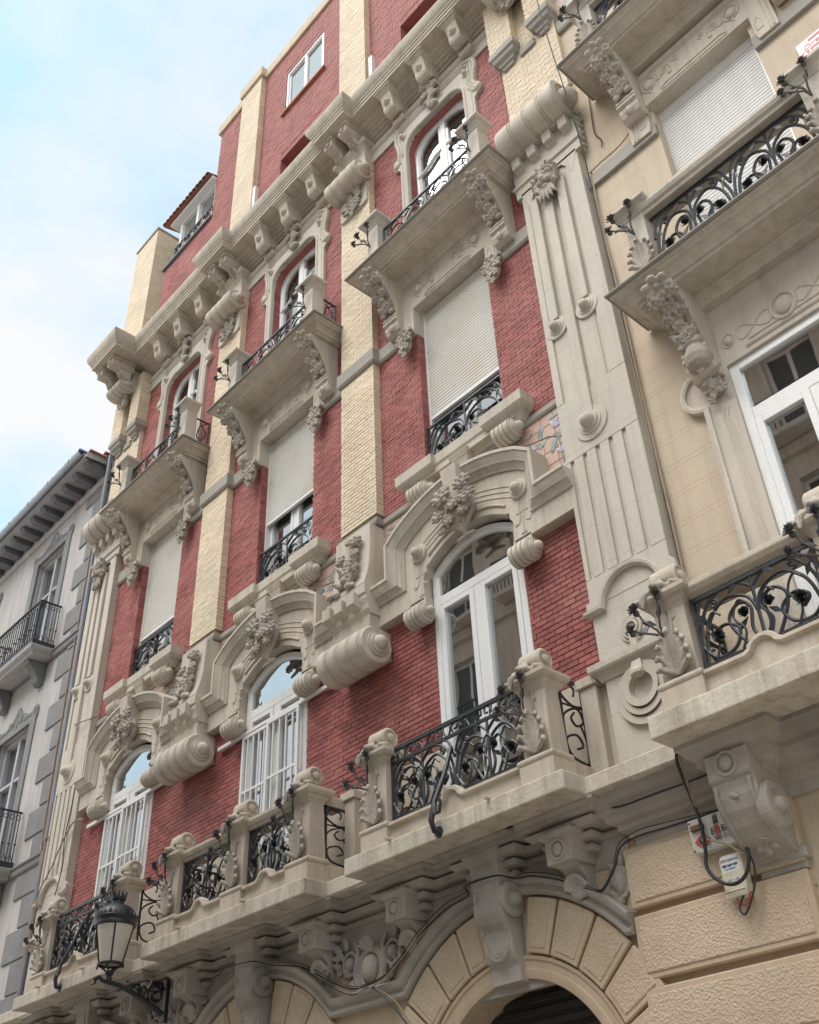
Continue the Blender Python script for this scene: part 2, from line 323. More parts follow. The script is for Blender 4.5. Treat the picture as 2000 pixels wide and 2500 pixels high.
for i, (a, b) in enumerate(((-2.6, -0.73), (0.68, 3.27), (4.68, 7.27), (8.68, 10.5))): mw.box(a, b, -0.42, -0.014, 17.36, 17.68)
for c in BAYS:                  # rounded upper corners of the top openings
    for s, xe in ((1, c - 0.73), (-1, c + 0.68)):
        pts = [(xe, 17.36), (xe, 17.68), (xe + s * 0.32, 17.68)] + [(xe + s * (0.32 - 0.32 * math.sin(math.radians(t))), 17.36 + 0.32 * math.cos(math.radians(t))) for t in range(10, 90, 16)]
        mw.prism(pts, -0.42, -0.014)
wall = mw.build('brick_wall', 'red_mortar', B); tag(wall, 'red brick wall with pale painted joints')
br = rows(-1.75, 9.6, 6.27, 8.19, holes_at, seed=3) + rows(-1.75, 9.6, 9.88, 12.83, holes_at, seed=4) + rows(-1.75, 9.6, 13.09, 18.12, holes_at, seed=5)
br = [q for q in br if not (q[2] > 9.5 and any(abs((q[0] + q[1]) / 2 - p) < BW - 0.05 for p in PIERS))]
CAM = (14.8, 7.53, 1.65)
LB = 0.165 - 0.0075; HB = 0.0555
full = [q for q in br if abs(q[1] - q[0] - LB) < 1e-4 and abs(q[3] - q[2] - HB) < 1e-4]
def vis(q): return 6.3 < q[2] < 8.05 and (8.69 < q[0] < 9.42 or 6.35 < q[0] < 7.03 or 4.9 < q[0] < 6.0)
full = sorted([q for q in full if vis(q)], key=lambda q: (q[0] - CAM[0]) ** 2 + (q[2] - CAM[2]) ** 2)[:300]
fs = set(full)
def brick_field(lst, name, m, parent, d0, d1, seed=2):
    mb = MB(); rn = random.Random(seed)
    for a, b, z0, z1 in lst:
        e = rn.uniform(-0.003, 0.003); mb.box(a, b, d0, d1 + e, z0 + rn.uniform(-.001, .001), z1 + rn.uniform(-.001, .001))
    return tag(mb.build(name, m, parent), kind='stuff')
brick_field([q for q in br if q not in fs], 'brick_field', 'red_brick', wall, -0.025, 0.0)
bme = MB().box(0, LB, -0.025, 0.0, 0, HB).mesh('brick', 'red_brick', bevel=0.004)
rn = random.Random(11)
for q in full: put('brick', bme, wall, (q[0], rn.uniform(-0.003, 0.003), q[2]))
# reveals of the top and middle openings in red brick
rv = MB()
for c in BAYS:
    for z0, z1 in ((10.2, 12.8), (14.3, 17.3)):
        k = 0; z = z0
        while z < z1:
            rv.box(c - 0.80 - 0.02 if z0 < 12 else c - 0.75, c - 0.79 if z0 < 12 else c - 0.722, -0.30, -0.004, z, z + 0.056); z += 0.063
tag(rv.build('reveal_brick_field', 'red_brick', wall), kind='stuff')

# yellow piers
def pier(cx, z0, z1, dd, hw, seed, single=0):
    m = MB().box(cx - hw + 0.012, cx + hw - 0.012, -0.05, dd - 0.010, z0, z1)
    p = m.build('pier', 'yellow_mortar', B); tag(p, 'yellow brick pier')
    lst = rows(cx - hw, cx + hw, z0, z1, lambda z: [], Lb=0.16, seed=seed)
    ind = []
    if single: ind = sorted([q for q in lst if abs(q[1] - q[0] - 0.1525) < 1e-4 and abs(q[3] - q[2] - HB) < 1e-4], key=lambda q: q[2])[:single]
    si = set(ind); mb = MB(); rn = random.Random(seed)
    for a, b, s0, s1 in lst:
        if (a, b, s0, s1) in si: continue
        e = rn.uniform(-0.0025, 0.0025); mb.box(a, b, dd - 0.02, dd + e, s0, s1)
    z = z0
    while z < z1 - 0.02:
        zt = min(z + 0.0555, z1)
        for s in (-1, 1):
            e = rn.uniform(-0.002, 0.002); x = cx + s * (hw + e)
            mb.box(min(x, x - s * 0.02), max(x, x - s * 0.02), -0.01, dd - 0.021, z, zt)
        z += 0.063
    tag(mb.build('brick_field', 'yellow_brick', p), kind='stuff')
    if ind:
        me = MB().box(0, 0.1525, -0.02, 0, 0, HB).mesh('brick', 'yellow_brick', bevel=0.004)
        for q in ind: put('brick', me, p, (q[0], dd + rn.uniform(-0.0025, 0.0025), q[2]))
    return p
for i, x in enumerate(PIERS):
    pier(x, 9.97, 12.84, 0.13, BW, 20 + i, 150 if i else 0); pier(x, 13.12, 18.6, 0.13, BW, 30 + i)
# string courses
m = MB()
PATH = [(-1.75, 0.0), (PIERS[0] - BW, 0.0), (PIERS[0] - BW, 0.13), (PIERS[0] + BW, 0.13), (PIERS[0] + BW, 0.0), (PIERS[1] - BW, 0.0), (PIERS[1] - BW, 0.13), (PIERS[1] + BW, 0.13), (PIERS[1] + BW, 0.0), (9.6, 0.0)]
def breaks(e): return [(x + (e if i in (3, 4, 7, 8) else -e if i in (1, 2, 5, 6) else 0), d) for i, (x, d) in enumerate(PATH)]
SCP = [(-0.02, 12.83), (0.03, 12.83), (0.055, 12.87), (0.055, 13.11), (-0.02, 13.12)]
for seg in ([(-1.75, 0), (-1.06, 0)], [(1.0, 0)] + PATH[1:5] + [(2.94, 0)], [(5.0, 0)] + PATH[5:9] + [(6.94, 0)], [(9.0, 0), (9.6, 0)]):
    MB().sweep(seg, SCP, plan=True).build('string_course', 'stone_grey', B, bevel=.006)
m = MB().sweep(PATH, [(-0.02, 9.76), (0.035, 9.76), (0.05, 9.79), (0.05, 9.825), (0.02, 9.827), (0.02, 9.835), (0.03, 9.837), (0.03, 9.885), (-0.02, 9.89)], plan=True)
m.build('string_course', 'stone_grey', B, bevel=0.004)
# plinth of the first floor
m = MB(); wallpieces(m, -2.6, 10.5, 4.7, 6.25, -0.4, 0.012, [(c - 0.79, c + 0.67, 4.95, 9) for c in BAYS]); m.build('plinth', 'stone_warm', B)
# ------------------------------------------------------------------ the three bays (shapes relative to the bay's middle)
def bow(x0, z0, x1, z1, rise, n=14): return [(x0 + (x1 - x0) * i / n, z0 + (z1 - z0) * i / n + rise * 4 * (i / n) * (1 - i / n)) for i in range(n + 1)]
def tub2(m, pts, d, r, n=5): m.tube([(x, d, z) for x, z in pts], r, n)
SCROLL = lambda s, L: [(0, 0), (0.11 * s, 0), (0.125 * s, 0.02 * L)] + [p for i in range(4) for p in ((0.14 * s, (0.04 + i * 0.235) * L), (0.14 * s, (0.2 + i * 0.235) * L), (0.12 * s, (0.215 + i * 0.235) * L), (0.12 * s, (0.26 + i * 0.235) * L))][:-1] + [(0.125 * s, L), (0.105 * s, L + 0.005), (0.10 * s, L + 0.02 * s), (0.085 * s, L + 0.022 * s), (0.085 * s, L + 0.04 * s), (0.062 * s, L + 0.042 * s), (0.055 * s, L + 0.08 * s), (0.03 * s, L + 0.105 * s), (0, L + 0.112 * s)]
DISC = [(0, .13), (.03, .127), (.055, .11), (.068, .08), (.072, .065), (.085, .068), (.095, .055), (.1, .04), (.125, .035), (.135, .02), (.135, -.05)]
DISC2 = [(0, .13), (.03, .126), (.055, .105), (.064, .075), (.068, .055), (.085, .055), (.09, .036), (.112, .034), (.116, .024), (.165, .020), (.172, -.04)]
def disc(m, x, d, z, s=1.0, p=None): m.lathe([(r * s, h * s) for r, h in (p or DISC)], (x, d, z), 'd', 20)

# --- first floor: arched stone lintel
m = MB()
inner = [(-.82, 8.15), (-.82, 8.46), (-.76, 8.52), (-.76, 8.60)] + bow(-.70, 8.62, .60, 8.62, .22) + [(.66, 8.60), (.66, 8.52), (.70, 8.46), (.70, 8.15)]
m.prism([(-1.70, 8.15)] + inner + [(1.60, 8.15), (1.60, 8.62), (1.12, 8.62), (1.12, 9.13)] + bow(1.12, 9.13, -1.26, 9.13, .36)[1:] + [(-1.26, 8.62), (-1.70, 8.62)], -.05, .14)
me_lintel = m.mesh('arched_lintel', 'stone', bevel=.008)
m = MB().sweep([(-1.70, 8.56), (-1.26, 8.56), (-1.26, 9.10)] + bow(-1.26, 9.13, 1.12, 9.13, .37)[1:-1] + [(1.12, 9.10), (1.12, 8.56), (1.62, 8.56)],
               [(-.13, .13), (-.13, .165), (-.10, .175), (-.075, .20), (-.05, .215), (-.045, .24), (-.01, .25), (.03, .285), (.06, .295), (.06, .31), (.10, .31), (.10, .0)])
me_hood = m.mesh('hood_mould', 'stone', smooth=30)
m = MB(); m.add([(-.15, .1, 9.02), (.09, .1, 9.02), (.07, .34, 9.1), (-.13, .34, 9.1), (-.17, .1, 9.63), (.11, .1, 9.63), (.11, .40, 9.61), (-.17, .40, 9.61)], [(0, 1, 2, 3), (4, 7, 6, 5), (0, 4, 5, 1), (1, 5, 6, 2), (2, 6, 7, 3), (3, 7, 4, 0)])
me_key = m.mesh('keystone', 'stone', bevel=.012)
m = MB()      # bunch of carnations under the keystone
for i, (x, z, r, d) in enumerate(((-.10, 9.11, .135, .36), (.16, 9.14, .115, .36), (-.19, 8.95, .105, .31), (.19, 8.96, .115, .34), (.02, 8.97, .10, .34), (-.09, 8.84, .085, .29), (.12, 8.85, .09, .31), (-.21, 8.79, .07, .25))): ruff(m, (x, d, z), r, (x * .6, 1, .1), 8, i)
for x0, z0 in ((-.16, 8.9), (.17, 8.9), (-.06, 9.02), (.1, 9.0), (-.2, 8.78)): m.tube([(x0, .25, z0), (x0 * .5 + .01, .24, 8.76), (.02, .2, 8.66), (.03, .17, 8.58)], [.03, .03, .028, .02], 6)
for x0, z0, x1, z1 in ((.03, 8.62, -.1, 8.58), (.03, 8.62, .15, 8.59)): leaf(m, (x0, .19, z0), (x1, .2, z1), .03, .02)
m.blob((0, .22, 8.95), (.19, .1, .22)); m.tf(lambda x, d, z: ((x - .0) * 1.35, d * 1.12, 8.62 + (z - 8.62) * 1.12))
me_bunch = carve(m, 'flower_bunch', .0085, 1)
m = MB()
for x in (-.86, .86):
    for q in (-.035, .035): tub2(m, [(x + q, 8.72), (x + q, 8.44), (x + q * 1.6, 8.38), (x + q * 3.2, 8.36), (x + q * 3.4, 8.40)], .14, .011)
    tub2(m, [(x, 8.72), (x, 8.26)], .14, .010); tub2(m, [(x - .09, 8.52), (x + .09, 8.52)], .14, .009)
    for s in (-1, 1): m.blob((x + s * .022, .14, 8.235), (.026, .016, .022), 6, 4)
for o, a in ((9.10, .80), (9.03, .78), (8.96, .76)):
    for s in (-1, 1): tub2(m, bow(s * a - .03, o - .16, s * .12, o + .10, .02, 8), .14, .010)
for s in (-1, 1): tub2(m, bow(s * .66 - .04, 8.73, s * .18, 8.92, .03, 8), .145, .018)
me_line = m.mesh('relief_line', 'stone_warm', smooth=40)
m = MB(); disc(m, -.86, .14, 8.84, 1.0); me_discL = m.mesh('boss', 'stone', smooth=35)
m = MB(); disc(m, .86, .14, 8.84, 1.0); me_discR = m.mesh('boss', 'stone', smooth=35)
def scroll_me(x, d, z, s, L, name='scroll'):
    m = MB().lathe(SCROLL(s, L), (x, d, z), 'x', 22); m.box(x + .03 * L, x + .93 * L, -.03, d, z - .02 * s, z + .23 * s)
    return m.mesh(name, 'stone', smooth=35)
me_s1 = scroll_me(.67, .14, 7.96, 1.0, .30); me_s2 = scroll_me(-1.08, .14, 7.96, 1.0, .30)
for c in BAYS:
    o = put('arched_lintel', me_lintel, B, (c, 0, 0))
    put('hood_mould', me_hood, o); put('keystone', me_key, o); put('carved_flower_bunch', me_bunch, o); tag(put('relief_line', me_line, o), kind='stuff')
    put('boss', me_discL, o); put('boss', me_discR, o); put('scroll', me_s1, o); put('scroll', me_s2, o)

# --- first floor: windows
WF = [(-.79, 5.0), (-.79, 8.50)] + bow(-.79, 8.52, .67, 8.52, .27)[1:-1] + [(.67, 8.50), (.67, 5.0)]
m = MB().sweep(WF, [(0, -.10), (0, .015), (-.075, .02), (-.09, .0), (-.10, .0), (-.10, -.10)])
m.box(-.70, .58, -.07, .012, 8.05, 8.17).box(-.115, -.005, -.07, .010, 5.0, 8.05)
me_frame1 = m.mesh('window', 'white_paint', bevel=.006)
def rframe(m, x0, x1, z0, z1, w_, d0, d1): m.box(x0, x0 + w_, d0, d1, z0, z1).box(x1 - w_, x1, d0, d1, z0, z1).box(x0 + w_, x1 - w_, d0, d1, z0, z0 + w_).box(x0 + w_, x1 - w_, d0, d1, z1 - w_, z1)
m = MB(); rframe(m, -.69, -.115, 5.1, 8.04, .075, -.06, .022); me_leafL = m.mesh('casement', 'white_paint', bevel=.005)
m = MB(); rframe(m, -.005, .58, 5.1, 8.04, .075, -.06, .022); me_leafR = m.mesh('casement', 'white_paint', bevel=.005)
me_paneT = MB().prism([(-.69, 8.17), (.57, 8.17), (.57, 8.53)] + bow(.57, 8.53, -.69, 8.53, .22)[1:], -.034, -.03).mesh('pane', 'glass')
me_paneL = MB().box(-.615, -.19, -.034, -.03, 5.17, 7.97).mesh('pane', 'glass'); me_paneR = MB().box(.07, .505, -.034, -.03, 5.17, 7.97).mesh('pane', 'glass')
def room(x0, x1, z0, z1, d, deep=2.2): return MB().add([(x0, d, z0), (x1, d, z0), (x1, d, z1), (x0, d, z1), (x0 - .5, d - deep, z0), (x1 + .5, d - deep, z0), (x1 + .5, d - deep, z1), (x0 - .5, d - deep, z1)], [(4, 5, 6, 7), (0, 1, 5, 4), (3, 7, 6, 2), (0, 4, 7, 3), (1, 2, 6, 5)])
me_room1 = room(-.85, .73, 4.95, 8.9, -.43).mesh('room', 'interior')
def curtain(x0, x1, z0, z1, d, k=9): 
    n = k * 6; pts = [(x0 + (x1 - x0) * i / n, d + .025 * math.sin(i * 2 * PI / 6) + .01 * math.sin(i * 1.7)) for i in range(n + 1)]
    return MB().add([(x, q, z) for x, q in pts for z in (z0, z1)], [(2 * i, 2 * i + 2, 2 * i + 3, 2 * i + 1) for i in range(n)])
me_curt = [curtain(-.68, -.22, 5.1, 8.03, -.2, 7).mesh('curtain', 'curtain', smooth=60), curtain(.03, .36, 5.1, 8.03, -.2, 5).mesh('curtain', 'curtain', smooth=60)]
m = MB(); m.box(-1.42, 1.35, .03, .075, 7.79, 7.85)
me_rail = m.mesh('grille_rail', 'white_paint', bevel=.006)
m = MB(); z0 = 5.2
for a, b in ((-.78, -.12), (-.14, .60)):
    dd = .05 if a < -.5 else .085
    rframe(m, a, b, z0, 7.78, .045, dd - .018, dd + .018); m.box(a + .045, b - .045, dd - .012, dd + .012, 6.93, 6.965)
    for i in range(1, 5): x = a + (b - a) * i / 5; m.box(x - .011, x + .011, dd - .010, dd + .010, z0 + .045, 7.735)
me_bars = m.mesh('security_grille', 'white_paint')
for i, c in enumerate(BAYS):
    o = put('window', me_frame1, B, (c, 0, 0)); put('casement', me_leafL, o); put('casement', me_leafR, o)
    for q in (me_paneT, me_paneL, me_paneR): put('pane', q, o)
    put('room_interior', me_room1, o)
    for q in me_curt: put('curtain', q, o)
    if i < 2: put('grille_rail', me_rail, o); put('security_grille', me_bars, o)

# --- second floor: sill with scroll brackets
m = MB().sweep([(-1.0, -.02), (-1.0, .10), (-.60, .10), (-.60, .03), (.60, .03), (.60, .10), (1.0, .10), (1.0, -.02)],
               [(-.12, 9.84), (.0, 9.84), (.02, 9.87), (.05, 9.93), (.08, 9.955), (.10, 9.96), (.13, 9.99), (.15, 10.02), (.155, 10.165), (.14, 10.175), (-.12, 10.18)], plan=True)
m.box(-.95, .95, -.02, .16, 9.9, 10.16)
me_sill = m.mesh('window_sill', 'stone', bevel=.005)
m = MB().taper((-.10, .06, -.02, .10), (-.16, .12, -.02, .16), 9.70, 9.86).box(-.07, .03, -.02, .06, 9.62, 9.70).taper((-.16, .12, -.02, .16), (-.20, .16, -.02, .2), 9.86, 9.95)
me_sbr = m.mesh('middle_bracket', 'stone', bevel=.008)
me_s3 = scroll_me(-.94, .13, 9.75, 1.05, .30); me_s4 = scroll_me(.62, .13, 9.75, 1.05, .30)
# --- second floor: shutter, window, stone head
def slats(z0, z1, x0, x1, d, p=.056):
    pts = []; z = z0
    while z < z1: pts += [(d - .02, z), (d, z + .006), (d + .005, z + p * .5), (d, z + p - .012), (d - .02, z + p - .010)]; z += p
    return MB().prismx([(d - .03, z0)] + pts + [(d - .03, z1)], x0, x1)
m = MB().box(-.82, .70, -.36, -.20, 13.34, 13.75); me_box = m.mesh('shutter_box', 'white_paint', bevel=.01)
m = MB(); rframe(m, -.80, .68, 10.1, 13.6, .06, -.36, -.29); m.box(-.11, -.01, -.36, -.285, 10.1, 13.6); rframe(m, -.74, -.11, 10.15, 13.5, .06, -.35, -.275); rframe(m, -.01, .62, 10.15, 13.5, .06, -.35, -.275)
me_frame2 = m.mesh('window', 'white_paint', bevel=.004)
m = MB().box(-.80, -.75, -.30, -.205, 10.17, 13.36).box(.63, .68, -.30, -.205, 10.17, 13.36); me_guide = m.mesh('shutter_guide', 'white_paint')
me_p2 = [MB().box(a, b, -.33, -.326, 10.2, 13.45).mesh('pane', 'glass_sky') for a, b in ((-.68, -.17), (.05, .56))]
me_room2 = room(-.85, .75, 10.0, 13.7, -.43).mesh('room', 'interior')
HEAD = [(-1.08, 12.84), (-.80, 12.84), (-.78, 12.95), (-.78, 13.33), (.74, 13.33), (.74, 12.95), (.76, 12.84), (1.02, 12.84), (1.02, 13.98), (-1.08, 13.98)]
m = MB().prism(HEAD, -.33, .085)
for o, r in ((.05, .015), (.10, .012)): tub2(m, [(-1.08 + o, 12.86), (-1.08 + o, 13.93 - o), (1.02 - o, 13.93 - o), (1.02 - o, 12.86)], .085, r, 6)
tub2(m, [(-.50, 13.40), (-.44, 13.44), (.40, 13.44), (.46, 13.40)], .088, .013); tub2(m, [(-.50, 13.37), (.46, 13.37)], .088, .012)
for s in (-1, 1): x = -.03 + s * .85; tub2(m, [(x - .04, 12.98), (x - .04, 13.14), (x, 13.22), (x + .04, 13.14), (x + .04, 12.98), (x - .04, 12.98)], .085, .010)
me_head = m.mesh('window_head', 'stone', bevel=.004)
m = MB()
for s in (-1, 1):
    x = -.03 + s * .615; m.blob((x, .085, 13.66), (.075, .04, .095), 12, 7); tub2(m, arc(x, 13.66, .105, 0, 360, 18, .125), .088, .014, 6)
    def spl(cx, cz, r0, r1, a0, a1, n=16): return [(cx + s * (r0 + (r1 - r0) * i / n) * math.cos(math.radians(a0 + (a1 - a0) * i / n)), cz + (r0 + (r1 - r0) * i / n) * math.sin(math.radians(a0 + (a1 - a0) * i / n))) for i in range(n + 1)]
    tub2(m, spl(-.03 + s * .36, 13.68, .015, .085, 0, 560), .088, .010); tub2(m, spl(-.03 + s * .20, 13.73, .012, .06, 180, 620), .088, .010)
    tub2(m, [(x - s * .12, 13.62), (-.03 + s * .45, 13.60), (-.03 + s * .40, 13.64)], .088, .012); m.blob((-.03 + s * .30, .088, 13.57), (.035, .02, .03), 6, 4); m.blob((x, .088, 13.50), (.02, .016, .035), 6, 4)
me_headorn = m.mesh('relief_ornament', 'stone', smooth=50)
m = MB()
random.seed(5)
for x, z, r in ((0, .12, .09), (-.08, .02, .07), (.08, .03, .075), (0, -.05, .07), (-.05, -.13, .05), (.05, -.12, .05), (.0, -.23, .05)): flower(m, (x, .06, z), r, 5, .3, (x, 1, -.2), x * 9, int(z * 100))
for x0, x1, z1 in ((0, -.14, .1), (0, .14, .12), (0, -.12, -.02), (0, .12, -.04)): leaf(m, (x0, .05, .15), (x1, .06, z1), .035, .03)
m.blob((0, .02, .0), (.09, .05, .18)); m.box(-.10, .10, -.04, .06, .16, .22)
m.tf(lambda x, d, z: (x * 1.3, d * 1.35, z * 1.12))
me_drop = carve(m, 'flower_drop', .0085, 1)
SB = (11.19, 11.60, 11.20)
for i, c in enumerate(BAYS):
    o = put('window_sill', me_sill, B, (c, 0, 0)); put('middle_bracket', me_sbr, o); put('scroll', me_s3, o); put('scroll', me_s4, o)
    o = put('window', me_frame2, B, (c, .08, 0)); put('shutter_box', me_box, o); put('shutter_guide', me_guide, o)
    for q in me_p2: put('pane', q, o)
    put('room_interior', me_room2, o)
    o2 = slats(SB[i], 13.36, -.75, .63, -.215).build('roller_shutter', 'shutter_white', o); tag(o2, 'white slatted roller shutter pulled most of the way down')
    MB().box(-.75, .63, -.25, -.20, SB[i] - .04, SB[i]).build('bottom_bar', 'white_paint', o)
    o = put('window_head', me_head, B, (c, 0, 0)); tag(put('relief_ornament', me_headorn, o), kind='stuff'); put('carved_flower_drop', me_drop, o, (-.93, .09, 12.66)); put('carved_flower_drop', me_drop, o, (.90, .09, 12.66))

# --- third floor: balcony on flowered consoles
m = MB().sweep([(-1.25, -.05), (-1.25, .36), (1.21, .36), (1.21, -.05)], [(-.33, 14.03), (.14, 14.03), (.14, 14.075), (.17, 14.08), (.19, 14.12), (.24, 14.16), (.28, 14.17), (.30, 14.19), (.34, 14.20), (.34, 14.225), (-.33, 14.23)], plan=True)
m.box(-1.0, .96, -.05, .1, 14.03, 14.22); m.prismx([(-.02, 13.90), (.10, 13.90), (.12, 13.94), (.16, 13.96), (.16, 13.985), (.20, 14.0), (.20, 14.035), (-.02, 14.035)], -1.04, .98)
me_slab3 = m.mesh('balcony', 'stone', bevel=.004)
m = MB().box(-1.63, 1.59, -.03, .745, 14.227, 14.25); me_flash = m.mesh('balcony_edge', 'stone_grey', bevel=.004)
CON = [(-.02, 14.04), (.58, 14.04), (.58, 13.97), (.54, 13.90), (.44, 13.78), (.33, 13.62), (.25, 13.47), (.215, 13.36), (.215, 13.34), (.245, 13.33), (.245, 13.29), (.225, 13.285), (.225, 13.26), (.25, 13.25), (.25, 13.21), (.21, 13.20), (.205, 13.12), (.17, 13.04), (.10, 13.0), (-.02, 13.0)]
m = MB().prismx(CON, -.145, .145); m.blob((0, .2, 13.10), (.06, .05, .07))
for s in (-1, 1): m.tube([(s * .13, .16, 13.19), (s * .13, .15, 13.08), (s * .13, .08, 13.03)], .02, 6)
me_con = m.mesh('console', 'stone', bevel=.006)
m = MB()
flower(m, (0, .61, 14.0), .15, 6, .2, (0, .75, -.6), .3, 3)
for i, (x, d, z, r) in enumerate(((-.07, .54, 13.86, .095), (.075, .55, 13.88, .09), (0, .46, 13.78, .095), (-.07, .40, 13.68, .08), (.07, .41, 13.69, .08), (0, .34, 13.58, .08), (-.055, .29, 13.47, .07), (.06, .30, 13.49, .07))): ruff(m, (x, d, z), r, (x, .7, -.6), 7, i)
for x in (-.05, .04): m.tube([(x, .50, 13.86), (x * .5, .36, 13.6), (0, .26, 13.40)], [.03, .028, .02], 6)
for s in (-1, 1):
    leaf(m, (s * .02, .40, 13.66), (s * .13, .45, 13.78), .035, .03, nrm=(0, .7, -.7)); leaf(m, (s * .02, .28, 13.42), (s * .12, .33, 13.56), .04, .03, nrm=(0, .8, -.6)); m.blob((s * .07, .25, 13.40), (.05, .04, .05))
m.tf(lambda x, d, z: (x * 1.22, d + .02, z - .01))
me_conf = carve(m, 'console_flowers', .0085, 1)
# parapet pieces
def pedestal_me(w_=.15, h=1.28):
    m = MB().box(-w_, w_, -.15, .15, 0, .12).box(-w_ + .03, w_ - .03, -.12, .12, .12, h - .16)
    m.sweep([(-w_ + .03, -.12), (-w_ + .03, .12), (w_ - .03, .12), (w_ - .03, -.12)], [(-.1, h - .18), (.01, h - .18), (.02, h - .15), (.045, h - .12), (.05, h - .10), (.075, h - .08), (.115, h - .05), (.115, h), (-.1, h + .01)], plan=True)
    return m
m = pedestal_me(.15, 1.16); m.lathe([(0, -.13), (.07, -.13), (.085, -.11), (.085, -.03), (.07, -.02), (.07, .02), (.085, .03), (.085, .11), (.07, .13), (0, .13)], (0, 0, 1.23), 'd', 14)
me_ped3 = m.mesh('pedestal', 'stone_pale', bevel=.006)
def iron_spiral(m, cx, cz, r0, r1, a0, turns, d, r=.011, n=18, fx=1):
    pts = [(cx + fx * (r0 + (r1 - r0) * i / n) * math.cos(math.radians(a0 + turns * 360 * i / n)), d, cz + (r0 + (r1 - r0) * i / n) * math.sin(math.radians(a0 + turns * 360 * i / n))) for i in range(n + 1)]
    m.tube(pts, r, 5); return pts[-1]
def iron_curve(m, pts, d, r=.012, n=5): # smooth through points
    P = []; q = [pts[0]] + list(pts) + [pts[-1]]
    for i in range(1, len(q) - 2):
        for k in range(5):
            t = k / 5; P.append(tuple(.5 * ((2 * q[i][j]) + (q[i + 1][j] - q[i - 1][j]) * t + (2 * q[i - 1][j] - 5 * q[i][j] + 4 * q[i + 1][j] - q[i + 2][j]) * t * t + (3 * q[i][j] - q[i - 1][j] - 3 * q[i + 1][j] + q[i + 2][j]) * t ** 3) for j in (0, 1)))
    P.append(tuple(pts[-1])); m.tube([(x, d, z) for x, z in P], r, n)
def iron_flower(m, x, d, z, r, seed=0, nrm=(0, 1, 0)):
    rn = random.Random(seed); n = Vector(nrm).normalized(); a = n.orthogonal().normalized(); b = n.cross(a); c = Vector((x, d, z))
    for ring, (rr, k, lift) in enumerate(((1, 8, .15), (.7, 7, .4), (.4, 5, .6))):
        for i in range(k):
            g = 2 * PI * (i + ring * .4) / k + rn.uniform(-.2, .2); u = a * math.cos(g) + b * math.sin(g); t = n.cross(u)
            p0 = c + u * r * .12; p1 = c + u * r * rr * .62 + n * r * (lift + rn.uniform(0, .2)) + t * r * .40 * rr; p2 = c + u * r * rr * rn.uniform(.85, 1.1) + n * r * (lift + rn.uniform(.05, .4)); p3 = c + u * r * rr * .62 + n * r * (lift + rn.uniform(0, .2)) - t * r * .40 * rr
            m.add([p0, p1, p2, p3, p0 + n * .006, p1 + n * .006, p2 + n * .006, p3 + n * .006], [(0, 1, 2, 3), (4, 7, 6, 5), (0, 4, 5, 1), (1, 5, 6, 2), (2, 6, 7, 3), (3, 7, 4, 0)])
    m.blob(c + n * r * .2, (r * .2, r * .2, r * .2), 6, 4)
def iron_leaf(m, p0, p1, wd, nrm=(0, 1, 0)):
    p0, p1 = Vector(p0), Vector(p1); n = Vector(nrm); ax = p1 - p0; t = n.cross(ax).normalized() * wd; q = p0 + ax * .45 + n * wd * .3
    m.add([p0, q + t, p1, q - t, p0 - n * .008, q + t - n * .008, p1 - n * .008, q - t - n * .008], [(0, 1, 2, 3), (4, 7, 6, 5), (0, 4, 5, 1), (1, 5, 6, 2), (2, 6, 7, 3), (3, 7, 4, 0)])
def panel(m, x0, x1, z0, z1, d, r=.012, flowers=True, seed=0):   # one wrought iron panel with whiplash curves
    W_, H_ = x1 - x0, z1 - z0; X = lambda t: x0 + W_ * t; Z = lambda t: z0 + H_ * t
    for fl in (0, 1):
        f = (lambda t: t) if not fl else (lambda t: 1 - t); C = lambda pts, rr=r: iron_curve(m, [(X(f(a)), Z(b)) for a, b in pts], d, rr)
        C([(.0, .0), (.03, .5), (.14, .86), (.34, .97), (.5, .80)]); C([(.03, .05), (.10, .55), (.26, .80), (.44, .70), (.5, .45)])
        C([(.5, .02), (.43, .25), (.45, .55), (.36, .66), (.27, .52), (.30, .30), (.40, .02)])
        C([(.02, .3), (.12, .08), (.27, .12), (.33, .34), (.22, .47), (.12, .36), (.18, .24)]); C([(.0, .62), (.08, .92), (.2, 1.0)]); C([(.06, .0), (.2, .05), (.46, .0)], r * .9)
        iron_spiral(m, X(f(.18)), Z(.80), .01, .07 * H_, 30, 1.3, d, r * .8, 12)
        if flowers:
            iron_flower(m, X(f(.17)), d + .01, Z(.34), .072 * min(1, H_ / .7), seed + fl); iron_flower(m, X(f(.40)), d + .01, Z(.5), .06 * min(1, H_ / .7), seed + 2 + fl)
        for a, b, c2, e in ((.33, .3, .42, .42), (.1, .6, .04, .75), (.3, .85, .4, .95)): iron_leaf(m, (X(f(a)), d, Z(b)), (X(f(c2)), d + .02, Z(e)), .025)
    m.tube([(X(.5), d, z0), (X(.5), d, z1)], r, 5)
def barz(m, x0, x1, z, d, r=.014): m.box(x0, x1, d - r, d + r, z - r, z + r)
m = MB(); barz(m, -1.0, 1.0, 15.14, .42, .016); barz(m, -1.0, 1.0, 14.33, .42); 
for s in (-1, 1): panel(m, min(0, s), max(0, s), 14.33, 15.13, .42, .013, False); m.box(s - .012, s + .012, .408, .432, 14.25, 15.15)
for i in range(6): iron_flower(m, -.85 + i * .34, .44, 14.62 + .12 * (i % 2), .055, i)
me_rail3 = m.mesh('railing', 'iron', smooth=60)
m = MB(); barz(m, -.015, .015, 0, .0); m.v = []; m.f = []
m.box(-.012, .012, -.012, .012, 0, .9).box(-.012, .012, .30, .324, 0, .9).box(-.012, .012, 0, .3, .86, .885).box(-.012, .012, 0, .3, .05, .075)
